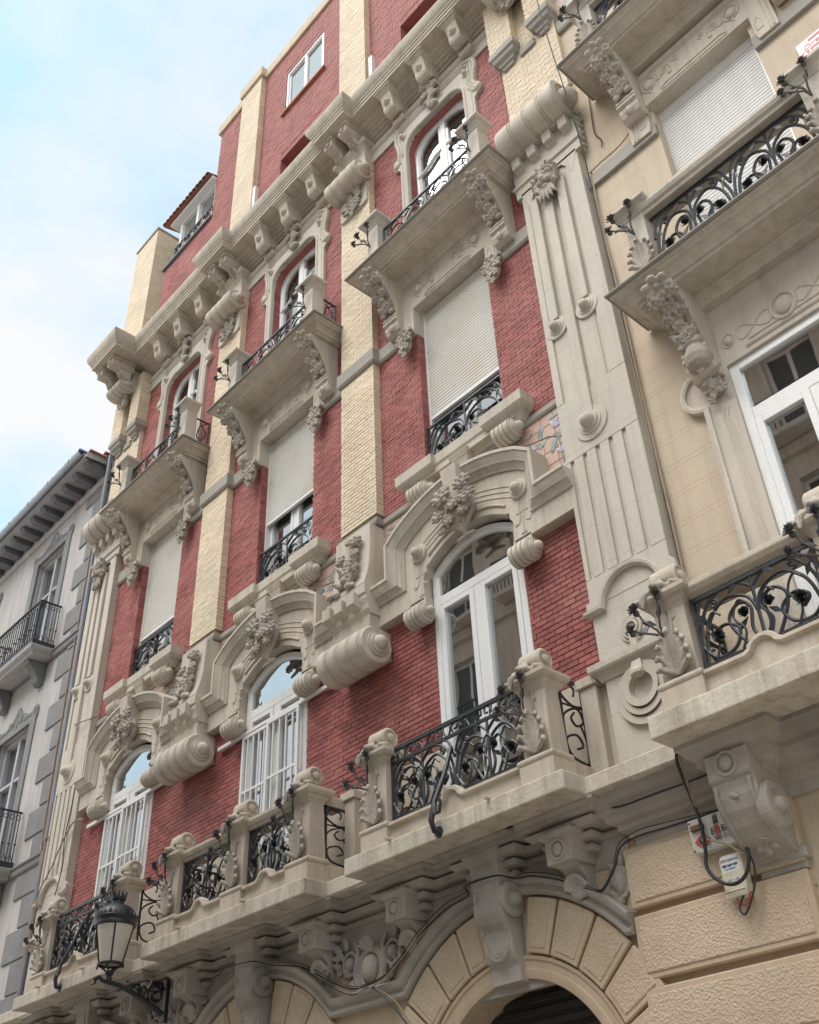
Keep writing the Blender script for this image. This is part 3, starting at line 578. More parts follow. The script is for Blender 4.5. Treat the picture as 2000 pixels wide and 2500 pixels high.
m.tube([(0, .02, .07), (0, .12, .3), (0, .25, .45), (0, .2, .7), (0, .05, .85)], .012, 5); m.tube([(0, .29, .1), (0, .15, .35), (0, .05, .6), (0, .2, .8)], .012, 5)
me_side3 = m.mesh('side_railing', 'iron', smooth=60)
def spray(seed, s=1.08):        # wrought iron flower spray standing out from a pedestal
    m = MB(); rn = random.Random(seed)
    for dx, dd, dz, r in ((-.14, .12, .28, .07), (.07, .11, .34, .06), (-.18, .16, .10, .055)):
        p = [(0, 0, 0), (dx * .15, dd * .5, dz * .25), (dx * .7, dd * .9, dz * .6), (dx, dd, dz)]
        iron = [(x * s, d * s, z * s) for x, d, z in p]; m.tube(iron, .010 * s, 5); iron_flower(m, dx * s, dd * s, dz * s, r * s, seed + int(dx * 100), (dx, .8, .5)); m.blob((dx * s, dd * s, (dz - .03) * s), (.03 * s,) * 3, 6, 4)
    for a, b in (((-.02, .05, .12), (-.12, .10, .16)), ((.01, .06, .15), (.07, .1, .24)), ((-.06, .1, .1), (-.14, .14, .04))): iron_leaf(m, Vector(a) * s, Vector(b) * s, .028 * s)
    return m
me_spray = spray(3).mesh('iron_spray', 'iron_highlit', smooth=50); me_spray2 = spray(8).mesh('iron_spray', 'iron_highlit', smooth=50)
for c in BAYS:
    o = put('balcony', me_slab3, B, (c, 0, 0)); put('balcony_edge', me_flash, o)
    for x in (-1.15, 1.14):
        put('console', me_con, o, (x, 0, 0)); put('carved_console_flowers', me_conf, o, (x, 0, 0))
        put('pedestal', me_ped3, o, (x, .42, 14.25)); put('iron_spray', me_spray if x < 0 else me_spray2, o, (x - .05, .55, 14.80))
    put('railing', me_rail3, o); put('side_railing', me_side3, o, (1.20, 0, 14.27)); put('side_railing', me_side3, o, (-1.2, 0, 14.27))

# --- third floor: window with whiplash stone surround
R_ = [(.92, 14.25), (.92, 16.95), (.98, 17.02), (1.06, 17.06), (1.09, 17.14), (1.07, 17.24), (1.0, 17.30), (.97, 17.42), (.99, 17.60), (1.04, 17.80), (1.03, 18.0), (.96, 18.13), (.84, 18.20), (.6, 18.20), (.3, 18.21)]
outl = R_ + [(-x + .01, z) for x, z in reversed(R_)]
inr = [(-.73, 14.25), (-.73, 17.36)] + [(-.73 + .32 - .32 * math.cos(math.radians(t)), 17.36 + .32 * math.sin(math.radians(t))) for t in range(15, 91, 15)] + [(.68 - .32 + .32 * math.sin(math.radians(t)), 17.36 + .32 * math.cos(math.radians(t))) for t in range(0, 90, 15)] + [(.68, 17.36), (.68, 14.25)]
m = MB().prism(outl + inr, -.02, .06)
for o, r in ((.045, .036), (.115, .028), (.175, .024)):
    pts = [(x - o * 1.0, z - (o if z > 18.05 else 0)) for x, z in R_[4:]]
    tub2(m, pts + [(-x + .01, z) for x, z in reversed(pts)], .06, r, 6)
tub2(m, [(.71, 14.25), (.71, 17.36)] + [(.71 - .34 + .34 * math.cos(math.radians(t)), 17.36 + .35 * math.sin(math.radians(t))) for t in range(15, 91, 15)] + [(-.76 + .34 - .34 * math.cos(math.radians(t)), 17.36 + .35 * math.sin(math.radians(t))) for t in range(90, 0, -15)] + [(-.76, 17.36), (-.76, 14.25)], .055, .032, 8)
for s in (-1, 1): tub2(m, [(s * .86, 14.25), (s * .86, 17.5)], .06, .016, 6)
me_sur = m.mesh('window_surround', 'stone_pale', smooth=40)
me_surb = []
for x in (-.80, .80): m = MB(); disc(m, x, .06, 17.80, .62); me_surb.append(m.mesh('boss', 'stone_pale', smooth=40))
for x in (-.99, 1.0): me_surb.append(MB().blob((x, .05, 17.16), (.09, .06, .10), 10, 6).mesh('boss', 'stone_pale', smooth=40))
m = MB()
for i, (x, z, r) in enumerate(((-.03, 18.36, .11), (.08, 18.22, .09), (-.07, 18.14, .08), (.05, 18.04, .075), (-.06, 17.96, .06))): ruff(m, (x, .16 - i * .012, z), r, (x, 1, -.2), 7, i)
m.tube([(-.02, .12, 18.4), (.05, .13, 18.1), (-.03, .1, 17.86), (.05, .1, 17.74), (0, .1, 17.72)], [.04, .05, .045, .04, .03], 7); m.blob((.02, .1, 17.80), (.09, .06, .08)); leaf(m, (0, .12, 18.2), (-.17, .12, 18.08), .045, .03); leaf(m, (0, .12, 18.1), (.16, .12, 17.98), .045, .03)
m.tf(lambda x, d, z: (x * 1.45, d * 1.15, z))
me_surf = carve(m, 'keystone_flower', .0085, 1)
W3 = [(-.76, 14.2), (-.76, 17.22)] + [(-.76 + .44 - .44 * math.cos(math.radians(t)), 17.22 + .45 * math.sin(math.radians(t))) for t in range(15, 91, 15)] + [(.71 - .44 + .44 * math.sin(math.radians(t)), 17.22 + .45 * math.cos(math.radians(t))) for t in range(0, 90, 15)] + [(.71, 17.22), (.71, 14.2)]
m = MB().sweep(W3, [(.03, -.38), (.03, -.29), (-.06, -.285), (-.10, -.30), (-.10, -.38)]); m.box(-.085, .035, -.37, -.280, 14.2, 17.60)
for a, b in ((-.68, -.08), (.03, .63)):
    m.box(a, a + .06, -.36, -.295, 14.3, 17.3).box(b - .06, b, -.36, -.295, 14.3, 17.5).box(a, b, -.36, -.295, 14.3, 14.5)
    mid = (a + b) / 2; s_ = 1 if a < -.5 else -1
    m.tube([(a, -.30, 16.66), (mid - .12, -.30, 16.70), (mid, -.30, 16.76), (mid + .12, -.30, 16.84), (b, -.30, 16.86)] if s_ > 0 else [(a, -.30, 16.86), (mid - .12, -.30, 16.84), (mid, -.30, 16.76), (mid + .12, -.30, 16.70), (b, -.30, 16.66)], .035, 6)
for a, sgn in ((-.68, 1), (.63, -1)): m.prism([(a - sgn * .02, 17.1), (a - sgn * .02, 17.66), (a + sgn * .60, 17.66), (a + sgn * .50, 17.58), (a + sgn * .26, 17.50), (a + sgn * .12, 17.38), (a + sgn * .06, 17.2)], -.36, -.30)
me_frame3 = m.mesh('window', 'white_paint', bevel=.004)
me_p3 = [MB().box(a, b, -.34, -.336, 14.35, 16.76).mesh('pane', 'glass_sky') for a, b in ((-.66, -.08), (.03, .62))] + [MB().box(a, b, -.34, -.336, 16.76, 17.62).mesh('pane', 'glass_dark') for a, b in ((-.66, -.08), (.03, .62))]
me_room3 = room(-.9, .85, 14.1, 18.0, -.43).mesh('room', 'interior')
me_curt3 = curtain(-.68, .64, 16.7, 17.85, -.6, 10).mesh('curtain', 'dark_wood', smooth=60)
for c in BAYS:
    o = put('window_surround', me_sur, B, (c, 0, 0)); [put('boss', q, o) for q in me_surb]; put('carved_keystone_flower', me_surf, o)
    o = put('window', me_frame3, B, (c, .15, 0))
    for q in me_p3: put('pane', q, o)
    put('room_interior', me_room3, o); put('curtain', me_curt3, o)

# --- little window railings of the second floor
m = MB(); dd = -.07; barz(m, -.80, .67, 10.98, dd, .016); barz(m, -.80, .67, 10.22, dd); m.box(-.80, -.775, dd - .012, dd + .012, 10.18, 11.0).box(.645, .67, dd - .012, dd + .012, 10.18, 11.0)
panel(m, -.78, .65, 10.22, 10.96, dd, .017, True, 4)
for i in range(5): iron_spiral(m, -.6 + .27 * i, 10.86, .015, .05, 0, 1.4, dd, .010, 10)
for s in (-1, 1):
    for q in range(4): iron_spiral(m, -.06 + s * (.25 + .035 * q), 10.55, .045, .045, 0, 1.0, dd + .01, .008, 8)
me_r2 = m.mesh('window_railing', 'iron', smooth=60)
for c in BAYS: put('window_railing', me_r2, B, (c, 0, 0))
# ------------------------------------------------------------------ pier ornaments
m = MB().prismx([(-.02, 8.72), (.40, 8.72), (.37, 8.80), (.325, 8.95), (.29, 9.15), (.275, 9.45), (.27, 9.74), (-.02, 9.74)], -.33, .40)
me_fp = m.mesh('flower_panel', 'stone', bevel=.012, smooth=25)
m = MB(); rn = random.Random(4)
for i, (x, z, r, d) in enumerate(((0.02, 9.58, .075, .30), (.17, 9.50, .10, .31), (-.12, 9.34, .10, .31), (.16, 9.32, .075, .32), (.02, 9.22, .08, .32), (-.06, 9.08, .075, .33), (.18, 9.08, .07, .34), (.1, 9.42, .05, .3))): ruff(m, (x, d, z), r, (x, 1, .1), 7, i)
for x0, z0, x1, z1, wd in ((.05, 9.0, .22, 9.24, .06), (.05, 9.0, -.12, 9.2, .06), (.06, 8.86, .24, 8.98, .06), (.0, 8.86, -.18, 8.96, .06), (.05, 8.84, .06, 9.1, .08), (-.1, 8.84, -.27, 8.80, .06), (.12, 8.84, .2, 8.76, .05)): leaf(m, (x0, .34, z0), (x1, .35, z1), wd, .045, .03)
for x0, z0 in ((.15, 9.45), (-.1, 9.3), (.02, 9.5), (.16, 9.3)): m.tube([(x0, .29, z0), (x0 * .5 + .03, .33, 9.1), (.04, .36, 8.86)], [.022, .026, .03], 6)
for x, z in ((-.24, 8.80), (-.12, 8.78), (.1, 8.80), (.02, 8.92)): m.blob((x, .385, z), (.06, .05, .05))
m.tf(lambda x, d, z: (x * 1.12, .28 + (d - .28) * 1.35 if z > 8.95 else d + .03, z))
me_fpf = carve(m, 'panel_flowers', .0085, 1)
m = MB().prismx([(-.02, 8.30), (.30, 8.30), (.34, 8.36), (.35, 8.42), (.38, 8.50), (.38, 8.56), (.40, 8.57), (.40, 8.72), (-.02, 8.72)], -.36, .43)
for x in (-.30, -.05, .20): m.add([(x - .07, .34, 8.40), (x + .09, .34, 8.40), (x + .09, .47, 8.44), (x - .07, .47, 8.44), (x - .07, .34, 8.60), (x + .09, .34, 8.60), (x + .09, .47, 8.62), (x - .07, .47, 8.62)], [(0, 1, 2, 3), (4, 7, 6, 5), (0, 4, 5, 1), (1, 5, 6, 2), (2, 6, 7, 3), (3, 7, 4, 0)])
me_dent = m.mesh('dentil_block', 'stone', bevel=.007)
def big_scroll(r, L, x, d, z, kn=.3):
    pr = [(0, 0), (r * .8, 0), (r * .93, .015)]
    for i in range(4):
        a = .02 + i * (L - .04) / 4; b = a + (L - .04) / 4
        pr += [(r * .97, a), (r, a + .02), (r, b - .055), (r * .94, b - .045), (r * .94, b - .035), (r * .98, b - .03), (r * .98, b - .015), (r * .93, b - .008)]
    pr += [(r * .95, L), (r * .9, L + .02), (r * .62, L + .02), (r * .60, L + .045), (r * .5, L + .048), (r * .48, L + .075), (r * .36, L + .08), (r * .33, L + .12), (r * .2, L + .155), (0, L + .165)]
    m = MB().lathe(pr, (x, d, z), 'x', 32); m.box(x + .03, x + L - .03, -.03, d, z - r * .5, z + r * .98); return m
m = big_scroll(.265, .90, -.42, .27, 7.82); m.box(-.34, .40, -.03, .30, 8.0, 8.31); me_bs = m.mesh('great_scroll', 'stone', smooth=35)
for x in PIERS:
    o = put('flower_panel', me_fp, B, (x, 0, 0)); put('carved_flowers', me_fpf, o); put('dentil_block', me_dent, o); put('great_scroll', me_bs, o)
# capitals of the piers
m = big_scroll(.235, .86, -.46, .28, 17.62); m.prismx([(-.02, 17.80), (.24, 17.80), (.2, 17.95), (.22, 18.12), (.2, 18.34), (-.02, 18.34)], -.36, .40); me_cs = m.mesh('capital_scroll', 'stone', smooth=35)
m = MB().prism([(-.37, 16.90), (-.28, 16.86), (.28, 16.86), (.37, 16.90), (.38, 17.45), (-.38, 17.45)], .1, .175); me_cpl = m.mesh('capital_plate', 'stone', bevel=.01)
m = MB()
for i, (x, z, r) in enumerate(((.14, 17.36, .11), (-.02, 17.25, .09), (.19, 17.20, .085), (-.17, 17.12, .10), (.03, 17.08, .09), (.16, 17.03, .08), (-.10, 16.96, .085), (.06, 16.92, .075), (0.0, 16.82, .06))): flower(m, (x, .21, z), r, 6, .3, (x, 1, -.3), i, i)
for x1, z1 in ((.26, 17.1), (-.27, 17.05), (-.2, 16.9), (.2, 16.88), (.26, 17.3)): leaf(m, (x1 * .2, .2, z1 + .08), (x1, .22, z1), .05, .035)
m.blob((0, .16, 17.1), (.2, .06, .25)); me_cf = carve(m, 'capital_flowers', .0085, 1)
m = MB().sweep([(-.30, -.02), (-.30, .17), (.34, .17), (.34, -.02)], [(-.1, 18.30), (.02, 18.30), (.05, 18.34), (.07, 18.40), (.10, 18.43), (.14, 18.45), (.14, 18.56), (-.1, 18.58)], plan=True); m.box(-.25, .3, -.02, .2, 18.3, 18.88); me_cm = m.mesh('capital_moulding', 'stone', bevel=.006)
m = MB().box(-.12, .12, .05, .62, 18.62, 18.80).box(-.15, .15, .05, .66, 18.80, 18.875); m.prismx([(.1, 18.35), (.22, 18.38), (.34, 18.48), (.42, 18.62), (.1, 18.62)], -.10, .10); me_cb = m.mesh('bracket', 'stone', bevel=.008)
m = MB(); flower(m, (0, .62, 18.71), .075, 6, .2); leaf(m, (0, .40, 18.60), (0, .24, 18.40), .09, .04); leaf(m, (0, .4, 18.6), (-.09, .3, 18.45), .04, .04); leaf(m, (0, .4, 18.6), (.09, .3, 18.45), .04, .04); m.blob((0, .3, 18.5), (.07, .08, .08)); me_cbf = carve(m, 'bracket_leaves', .0085, 1)
def pier_capital(x, end=False):
    o = put('capital_scroll', me_cs, B, (x, 0, 0))
    if end:
        o.scale = (.72, 1, .72); o.location = (x, -.16, 18.28 - 17.62 * .72); put('carved_flowers', me_cf, o, (0, 0, .12)); p = B; dz = 0
        for q in (-.24, .26): k = put('bracket', me_cb, B, (x + q, .32, 0)); put('carved_leaves', me_cbf, k)
        return
    put('capital_plate', me_cpl, o); put('carved_flowers', me_cf, o); put('capital_moulding', me_cm, o)
    for q in (-.20, .22): put('bracket', me_cb, o, (q, 0, 0)); put('carved_leaves', me_cbf, o, (q, 0, 0))
for x in PIERS: pier_capital(x)
# ------------------------------------------------------------------ cornice
FR = MB().prismx([(-.02, 18.06), (.035, 18.06), (.035, 18.30), (.06, 18.32), (.09, 18.36), (.09, 18.405), (-.02, 18.41)], -1.75, 9.6); FR.build('frieze_band', 'stone_pale', B, bevel=.004)
o = MB().box(-1.75, 9.6, -.02, .03, 18.41, 18.60).build('tile_frieze', 'peach_tile', B)
rn = random.Random(9); m1 = MB(); m2 = MB(); x = -1.6
while x < 9.5:
    (m1 if rn.random() < .6 else m2).blob((x, .03, 18.50 + rn.uniform(-.03, .03)), (rn.uniform(.04, .08), .004, rn.uniform(.025, .05)), 8, 4); x += rn.uniform(.10, .2)
tag(m1.build('painted_leaves', 'leaf_paint', o), kind='stuff'); tag(m2.build('painted_blossoms', 'flower_paint', o), kind='stuff')
MB().prismx([(-.02, 18.58), (.07, 18.58), (.07, 18.62), (.055, 18.63), (.13, 18.64), (.13, 18.685), (.11, 18.69), (.19, 18.70), (.19, 18.745), (.17, 18.75), (.25, 18.76), (.25, 18.80), (.23, 18.81), (.30, 18.83), (.34, 18.88), (-.02, 18.88)], -1.75, 9.6).build('cornice_steps', 'stone', B, bevel=.003)
CP = [(-2.55, -.2), (-2.55, .95), (-1.68, .95), (-1.68, .45)]
for x in PIERS: CP += [(x - .31, .45), (x - .31, .65), (x + .33, .65), (x + .33, .45)]
CP += [(9.45, .45), (9.45, .75), (11.2, .75), (11.2, -.2)]
CPR = [(-.25, 18.875), (.13, 18.875), (.13, 18.94), (.15, 18.95), (.155, 19.0), (.175, 19.01), (.18, 19.04), (.20, 19.06), (.225, 19.12), (.25, 19.18), (.255, 19.27), (-.25, 19.34)]
m = MB().sweep(CP, CPR, plan=True); m.box(-2.6, 11.2, -.3, .5, 18.88, 19.3); m.box(-2.5, -1.8, -.2, .85, 18.9, 19.3)
m.build('cornice', 'stone', B, smooth=25)
MB().box(-1.6, 9.4, -.25, .66, 19.30, 19.335).build('cornice_cover', 'terracotta', B)
m = MB().box(-.21, .21, -.02, .56, 18.825, 18.872).taper((-.14, .14, -.02, .47), (-.20, .20, -.02, .54), 18.76, 18.825).prismx([(-.02, 18.80), (.47, 18.80), (.465, 18.74), (.43, 18.62), (.40, 18.52), (.39, 18.42), (.36, 18.36), (.30, 18.33), (.22, 18.34), (.20, 18.40), (.10, 18.42), (-.02, 18.42)], -.13, .13)
m.prismx([(-.02, 18.22), (.14, 18.22), (.17, 18.25), (.17, 18.33), (.14, 18.345), (-.02, 18.345)], -.14, .14)
me_mod = m.mesh('modillion', 'stone', bevel=.008)
me_modb = MB().lathe([(0, .06), (.03, .055), (.045, .03), (.06, .03), (.07, .01), (.08, -.05)], (0, .425, 18.58), 'd', 16).mesh('boss', 'stone', smooth=40)
for c in BAYS:
    for q in (-.80, .06, .92): o = put('modillion', me_mod, B, (c + q, 0, 0)); put('boss', me_modb, o)
# ------------------------------------------------------------------ end pilasters (x from 0 to 1)
def panelring(m, x, z, r, d, hs): 
    for i, (a, b, h) in enumerate(hs): m.lathe([(a * r, d), (a * r, d + h), (b * r, d + h), (b * r, d)], (x, 0, z), 'd', 28)
P1 = MB().box(0, 1.0, -.02, .10, 4.85, 6.2).box(-.02, 1.02, -.02, .11, 6.2, 6.95).box(0, 1.0, -.02, .115, 6.9, 13.6)
arch = [(x, z) for x, z in arc(.5, 6.79, .33, 180, 0, 16)]
P1.prism([(-.05, 6.79), (-.05, 6.95), (.0, 6.95), (0, 7.0)] + [(0, 7.2), (1.0, 7.2), (1.0, 7.0), (1.05, 6.95), (1.05, 6.79), (.88, 6.79)] + [(x, z) for x, z in arc(.5, 6.79, .38, 0, 180, 16)] + [(.12, 6.79)], .10, .145)
# fluted zone
for a, b in ((0, .055), (.11, .235), (.29, .415), (.47, .595), (.65, .775), (.83, 1.0)): P1.box(a, b, .1, .145, 7.2, 8.75)
P1.box(0, 1.0, .1, .145, 8.75, 9.6)
P1.box(0, .10, .1, .145, 9.6, 13.5).box(.78, 1.0, .1, .145, 9.6, 13.5)
for x0, z0 in ((.13, 10.9), (.36, 9.2), (.60, 10.9)): P1.box(x0 + .002, x0 + .138, .1, .185, z0, 13.25)
P1.box(.13, .36, .1, .128, 9.6, 10.95).box(.5, .74, .1, .128, 9.6, 10.95)
me_pil = P1.mesh('end_pilaster', 'stone_pale', bevel=.006)
m = MB().sweep([(-.02, .0), (-.02, .10), (1.02, .10), (1.02, .0)], [(-.1, 6.08), (.015, 6.08), (.03, 6.11), (.05, 6.14), (.09, 6.17), (.10, 6.19), (.10, 6.25), (-.1, 6.27)], plan=True); me_pm = m.mesh('pilaster_moulding', 'stone', bevel=.004)
m = MB().sweep(arch[::-1] if False else [(-.08, 6.80), (.17, 6.80)] + arch[1:-1] + [(.83, 6.80), (1.08, 6.80)], [(.0, .1), (.0, .15), (.02, .175), (.05, .18), (.06, .145)]); me_pa = m.mesh('arch_mould', 'stone_pale', smooth=30)
m = MB().box(0.39, .47, .1, .16, 6.27, 6.48); panelring(m, .43, 6.48, .15, .108, ((.0, .3, .03), (.35, .55, .05), (.6, .78, .035), (.84, 1.0, .02))); me_pr1 = m.mesh('small_ring', 'stone', bevel=.005)
m = MB()
for i, (r, w_, dz) in enumerate(((.29, .075, 0), (.235, .07, .03), (.185, .07, .055))): m.sweep(arc(.43, 5.80 + dz, r, 90, 450, 40, r * 1.02)[:-1], [(0, .09), (0, .135 + i * .014), (-.01, .145 + i * .014), (w_ - .02, .14 + i * .014), (w_ - .01, .09)], closed=True)
m.taper((.36, .50, .1, .20), (.38, .48, .1, .17), 6.0, 6.12); m.blob((.43, .17, 5.99), (.085, .06, .05)); me_pr2 = m.mesh('pendant_ring', 'stone', smooth=35)
me_bos = []
for x, z, s in ((.20, 10.78, 1.0), (.67, 10.77, 1.0), (.43, 9.08, 1.35)): m = MB(); disc(m, x, .135, z, s, DISC2); me_bos.append(m.mesh('boss', 'stone_pale', smooth=35))
# lion mask
m = MB(); rn = random.Random(2)
m.blob((.5, .20, 13.36), (.15, .12, .2)); m.blob((.5, .30, 13.30), (.07, .08, .07)); m.blob((.5, .32, 13.36), (.045, .06, .09))
for s in (-1, 1):
    m.blob((.5 + s * .075, .28, 13.42), (.05, .05, .035)); m.blob((.5 + s * .06, .30, 13.25), (.06, .05, .04)); m.tube([(.5 + s * .03, .31, 13.48), (.5 + s * .1, .30, 13.49), (.5 + s * .15, .24, 13.44)], [.03, .035, .02], 6)
    for k in range(9): g = math.radians(100 - k * 22); r = .21 + .04 * rn.random(); leaf(m, (.5 + s * .12 * math.cos(g), .19, 13.36 + .16 * math.sin(g)), (.5 + s * r * math.cos(g + .2), .20 + .05 * rn.random(), 13.36 + .29 * math.sin(g + .2)), .065, .05, .04)
for k in range(5): leaf(m, (.44 + .03 * k, .26, 13.18), (.36 + .07 * k, .25, 12.92 + .02 * abs(k - 2)), .035, .035)
m.blob((.5, .27, 13.17), (.06, .05, .04)); me_lion = carve(m, 'lion_mask', .0085, 1)
m = MB().box(-.08, 1.08, -.02, .15, 13.55, 14.25)
m.sweep([(-.03, -.02), (-.03, .10), (1.03, .10), (1.03, -.02)], [(-.1, 13.66), (.0, 13.66), (.03, 13.70), (.05, 13.74), (.08, 13.75), (.08, 13.80), (-.1, 13.81)], plan=True)
for i in range(4): x = .0 + i * .29; m.add([(x, .12, 14.00), (x + .15, .12, 14.00), (x + .15, .26, 14.06), (x, .26, 14.06), (x, .12, 14.22), (x + .15, .12, 14.22), (x + .15, .28, 14.24), (x, .28, 14.24)], [(0, 1, 2, 3), (4, 7, 6, 5), (0, 4, 5, 1), (1, 5, 6, 2), (2, 6, 7, 3), (3, 7, 4, 0)])
m.box(-.08, 1.08, -.02, .26, 14.24, 14.32); m.prism([(.12, 13.2), (.02, 13.5), (.0, 13.6), (1.0, 13.6), (.98, 13.5), (.88, 13.2), (.80, 13.4), (.72, 13.52), (.28, 13.52), (.2, 13.4)], .12, .15)
me_cap = m.mesh('pilaster_capital', 'stone_pale', bevel=.006)
m = MB(); r = .31; pr = [(0, 0), (r * .75, 0), (r * .95, .03), (r, .07)]
for a in (.32, .60, .86): pr += [(r, a - .035), (r * .94, a - .03), (r * .94, a - .018), (r * .985, a - .012), (r * .985, a + .004), (r * .94, a + .01), (r * .94, a + .022), (r, a + .03)]
pr += [(r, 1.08), (r * 1.06, 1.10), (r * 1.06, 1.13), (r * .8, 1.15), (r * .78, 1.13), (r * .55, 1.12), (r * .5, 1.17), (r * .42, 1.25), (r * .2, 1.30), (0, 1.31)]
m.lathe(pr, (-.06, .24, 14.56), 'x', 36); m.box(-.02, 1.05, -.02, .24, 14.3, 14.86); me_csc = m.mesh('great_scroll', 'stone', smooth=35)
m = MB(); leaf(m, (1.12, .2, 14.85), (1.14, .1, 15.0), .05, .03, nrm=(1, 0, 0)); 
for i, (d, z, r) in enumerate(((.10, 14.35, .07), (.08, 14.2, .07), (.09, 14.05, .06), (.08, 13.9, .055), (.08, 13.76, .05), (.07, 13.62, .04))): flower(m, (1.10, d, z), r, 5, .3, (1, .3, 0), i, i)
m.blob((1.06, .08, 14.0), (.05, .05, .45)); me_fall = carve(m, 'flower_fall', .0085, 1)
def end_pil(x):
    o = put('end_pilaster', me_pil, B, (x, 0, 0))
    for n_, q in (('pilaster_moulding', me_pm), ('arch_mould', me_pa), ('small_ring', me_pr1), ('pendant_ring', me_pr2), ('carved_lion_mask', me_lion), ('pilaster_capital', me_cap), ('great_scroll', me_csc), ('carved_flower_fall', me_fall)): put(n_, q, o)
    for q in me_bos: put('boss', q, o)
    for q in range(11): pass
    pier(x + .53, 14.86, 18.9, .09, .55, 41 + int(x))
    for a, b in ((-.08, .40), (.70, 1.12)):
        pier(x + (a + b) / 2, 17.18, 18.6, .26, (b - a) / 2, 50 + int(x))
        MB().sweep([(x + a, 0), (x + a, .26), (x + b, .26), (x + b, 0)], [(-.2, 16.72), (-.13, 16.72), (-.12, 16.78), (-.09, 16.80), (-.08, 16.86), (-.03, 16.90), (-.01, 16.98), (.015, 17.0), (.02, 17.10), (.0, 17.18), (-.2, 17.18)], plan=True).build('corbel_moulding', 'stone_grey', B, smooth=25)
    MB().box(x + .40, x + .70, .0, .13, 16.70, 16.86).build('corbel_block', 'stone_grey', B, bevel=.01)
    pier_capital(x + .5, True)
end_pil(9.57); end_pil(-2.77)
# ------------------------------------------------------------------ attic storey
hs = [(3.2, 4.70, 19.2, 21.62), (7.25, 8.7, 19.2, 21.62), (3.25, 4.72, 23.4, 25.05), (7.25, 8.72, 23.4, 25.05)]
m = MB(); wallpieces(m, .28, 10.9, 19.3, 26.1, -.5, -.02, hs); aw = m.build('attic_wall', 'red_mortar', B)
lst = rows(.28, 10.9, 19.4, 26.05, lambda z: [(h[0], h[1]) for h in hs if h[2] < z < h[3] + .2] + [(1.5, 2.22), (5.6, 6.3)], Lb=.18, Hb=.07, seed=61)
# soldier courses over the openings
for h in hs:
    x = h[0] - .1
    while x < h[1] + .1: lst.append((x, x + .06, h[3] + .005, h[3] + .195)); x += .068
brick_field(lst, 'brick_field', 'red_brick', aw, -.02, 0)
for x in PIERS: pier(x - .03, 19.3, 26.05, .15, .42, 70 + int(x))
pier(10.1, 19.3, 26.05, .15, .5, 77)
CO = [(.24, -.5), (.24, .0)]
for x in PIERS: CO += [(x - .45, .0), (x - .45, .15), (x + .39, .15), (x + .39, .0)]
CO += [(9.6, 0), (9.6, .15), (10.9, .15)]
MB().sweep(CO, [(-.4, 26.04), (.05, 26.04), (.06, 26.08), (.06, 26.40), (-.4, 26.46)], plan=True).build('attic_coping', 'stucco', B, bevel=.01)
m = MB(); rframe(m, 3.27, 4.70, 23.42, 25.03, .06, -.12, -.01); m.box(3.95, 4.02, -.12, -.02, 23.42, 25.03); rframe(m, 3.33, 3.96, 23.48, 24.97, .04, -.09, -.04); rframe(m, 4.0, 4.64, 23.48, 24.97, .04, -.09, -.03)
me = m.mesh('window', 'white_paint')
o = put('window', me, B); p = [MB().box(a, b, -.07, -.066, 23.5, 24.95).mesh('pane', 'glass_sky') for a, b in ((3.36, 3.94), (4.03, 4.61))]; rm = room(3.2, 4.8, 23.3, 25.1, -.5).mesh('room', 'interior'); sl = MB().box(3.15, 4.80, -.05, .07, 23.34, 23.41).mesh('sill', 'terracotta', bevel=.005)
def fill(o):
    for q in p: put('pane', q, o)
    put('room_interior', rm, o); put('window_sill', sl, o)
fill(o); o = put('window', me, B, (4, 0, 0)); fill(o)
MB().box(3.1, 8.8, -.9, -.45, 19.2, 21.8).build('attic_recess', 'interior', B)
for x in (2.52, 6.55): MB().box(x - .05, x + .05, .12, .22, 19.3, 21.2).build('awning_post', 'white_paint', B, bevel=.006)
# low parapet, dormer with tiled roof, chimney at the left end
m = MB().box(-1.95, .28, -.3, -.02, 19.3, 22.55); o = m.build('parapet_wall', 'red_mortar', B)
brick_field(rows(-1.95, .28, 19.4, 22.5, lambda z: [], Lb=.18, Hb=.07, seed=66), 'brick_field', 'red_brick', o, -.02, 0)
MB().box(-2.0, .28, -.3, .06, 22.55, 22.62).build('parapet_coping', 'dark_wood', B, bevel=.006)
m = MB(); rframe(m, -1.45, .28, 22.62, 24.05, .09, -.2, -.04); m.box(-.62, -.53, -.2, -.03, 22.62, 24.05); m.box(-1.52, -1.42, -1.5, -.1, 22.62, 24.05)
dw = m.build('dormer_window', 'white_paint', B, bevel=.005); [MB().box(a, b, -.13, -.126, 22.7, 23.97).build('pane', 'glass', dw) for a, b in ((-1.36, -.62), (-.53, .19))]; room(-1.4, .25, 22.6, 24.1, -.25).build('room_interior', 'interior', dw)
m = MB(); panel(m, -1.5, -.6, 22.62, 22.98, .02, .012, False); panel(m, -.6, .28, 22.62, 22.98, .02, .012, False); barz(m, -1.5, .28, 22.98, .02); m.build('dormer_railing', 'iron', dw, smooth=60)
MB().box(-1.75, .28, -1.5, .12, 24.05, 24.16).build('dormer_eave', 'white_paint', dw, bevel=.01)
tm = MB(); a = [(.075 * math.cos(math.radians(t)), .055 * math.sin(math.radians(t))) for t in range(0, 181, 22)]
N_ = len(a); tm.add([(x, .0, z) for x, z in a] + [(x * .85, -1.3, z + .45) for x, z in a] + [(x * .8, .0, z - .018) for x, z in a] + [(x * .65, -1.3, z + .43) for x, z in a], [(i, i + 1, N_ + i + 1, N_ + i) for i in range(N_ - 1)] + [(2 * N_ + i, 3 * N_ + i, 3 * N_ + i + 1, 2 * N_ + i + 1) for i in range(N_ - 1)] + [(i, 2 * N_ + i, 2 * N_ + i + 1, i + 1) for i in range(N_ - 1)])
me_tile = tm.mesh('roof_tile', 'terracotta', smooth=50)
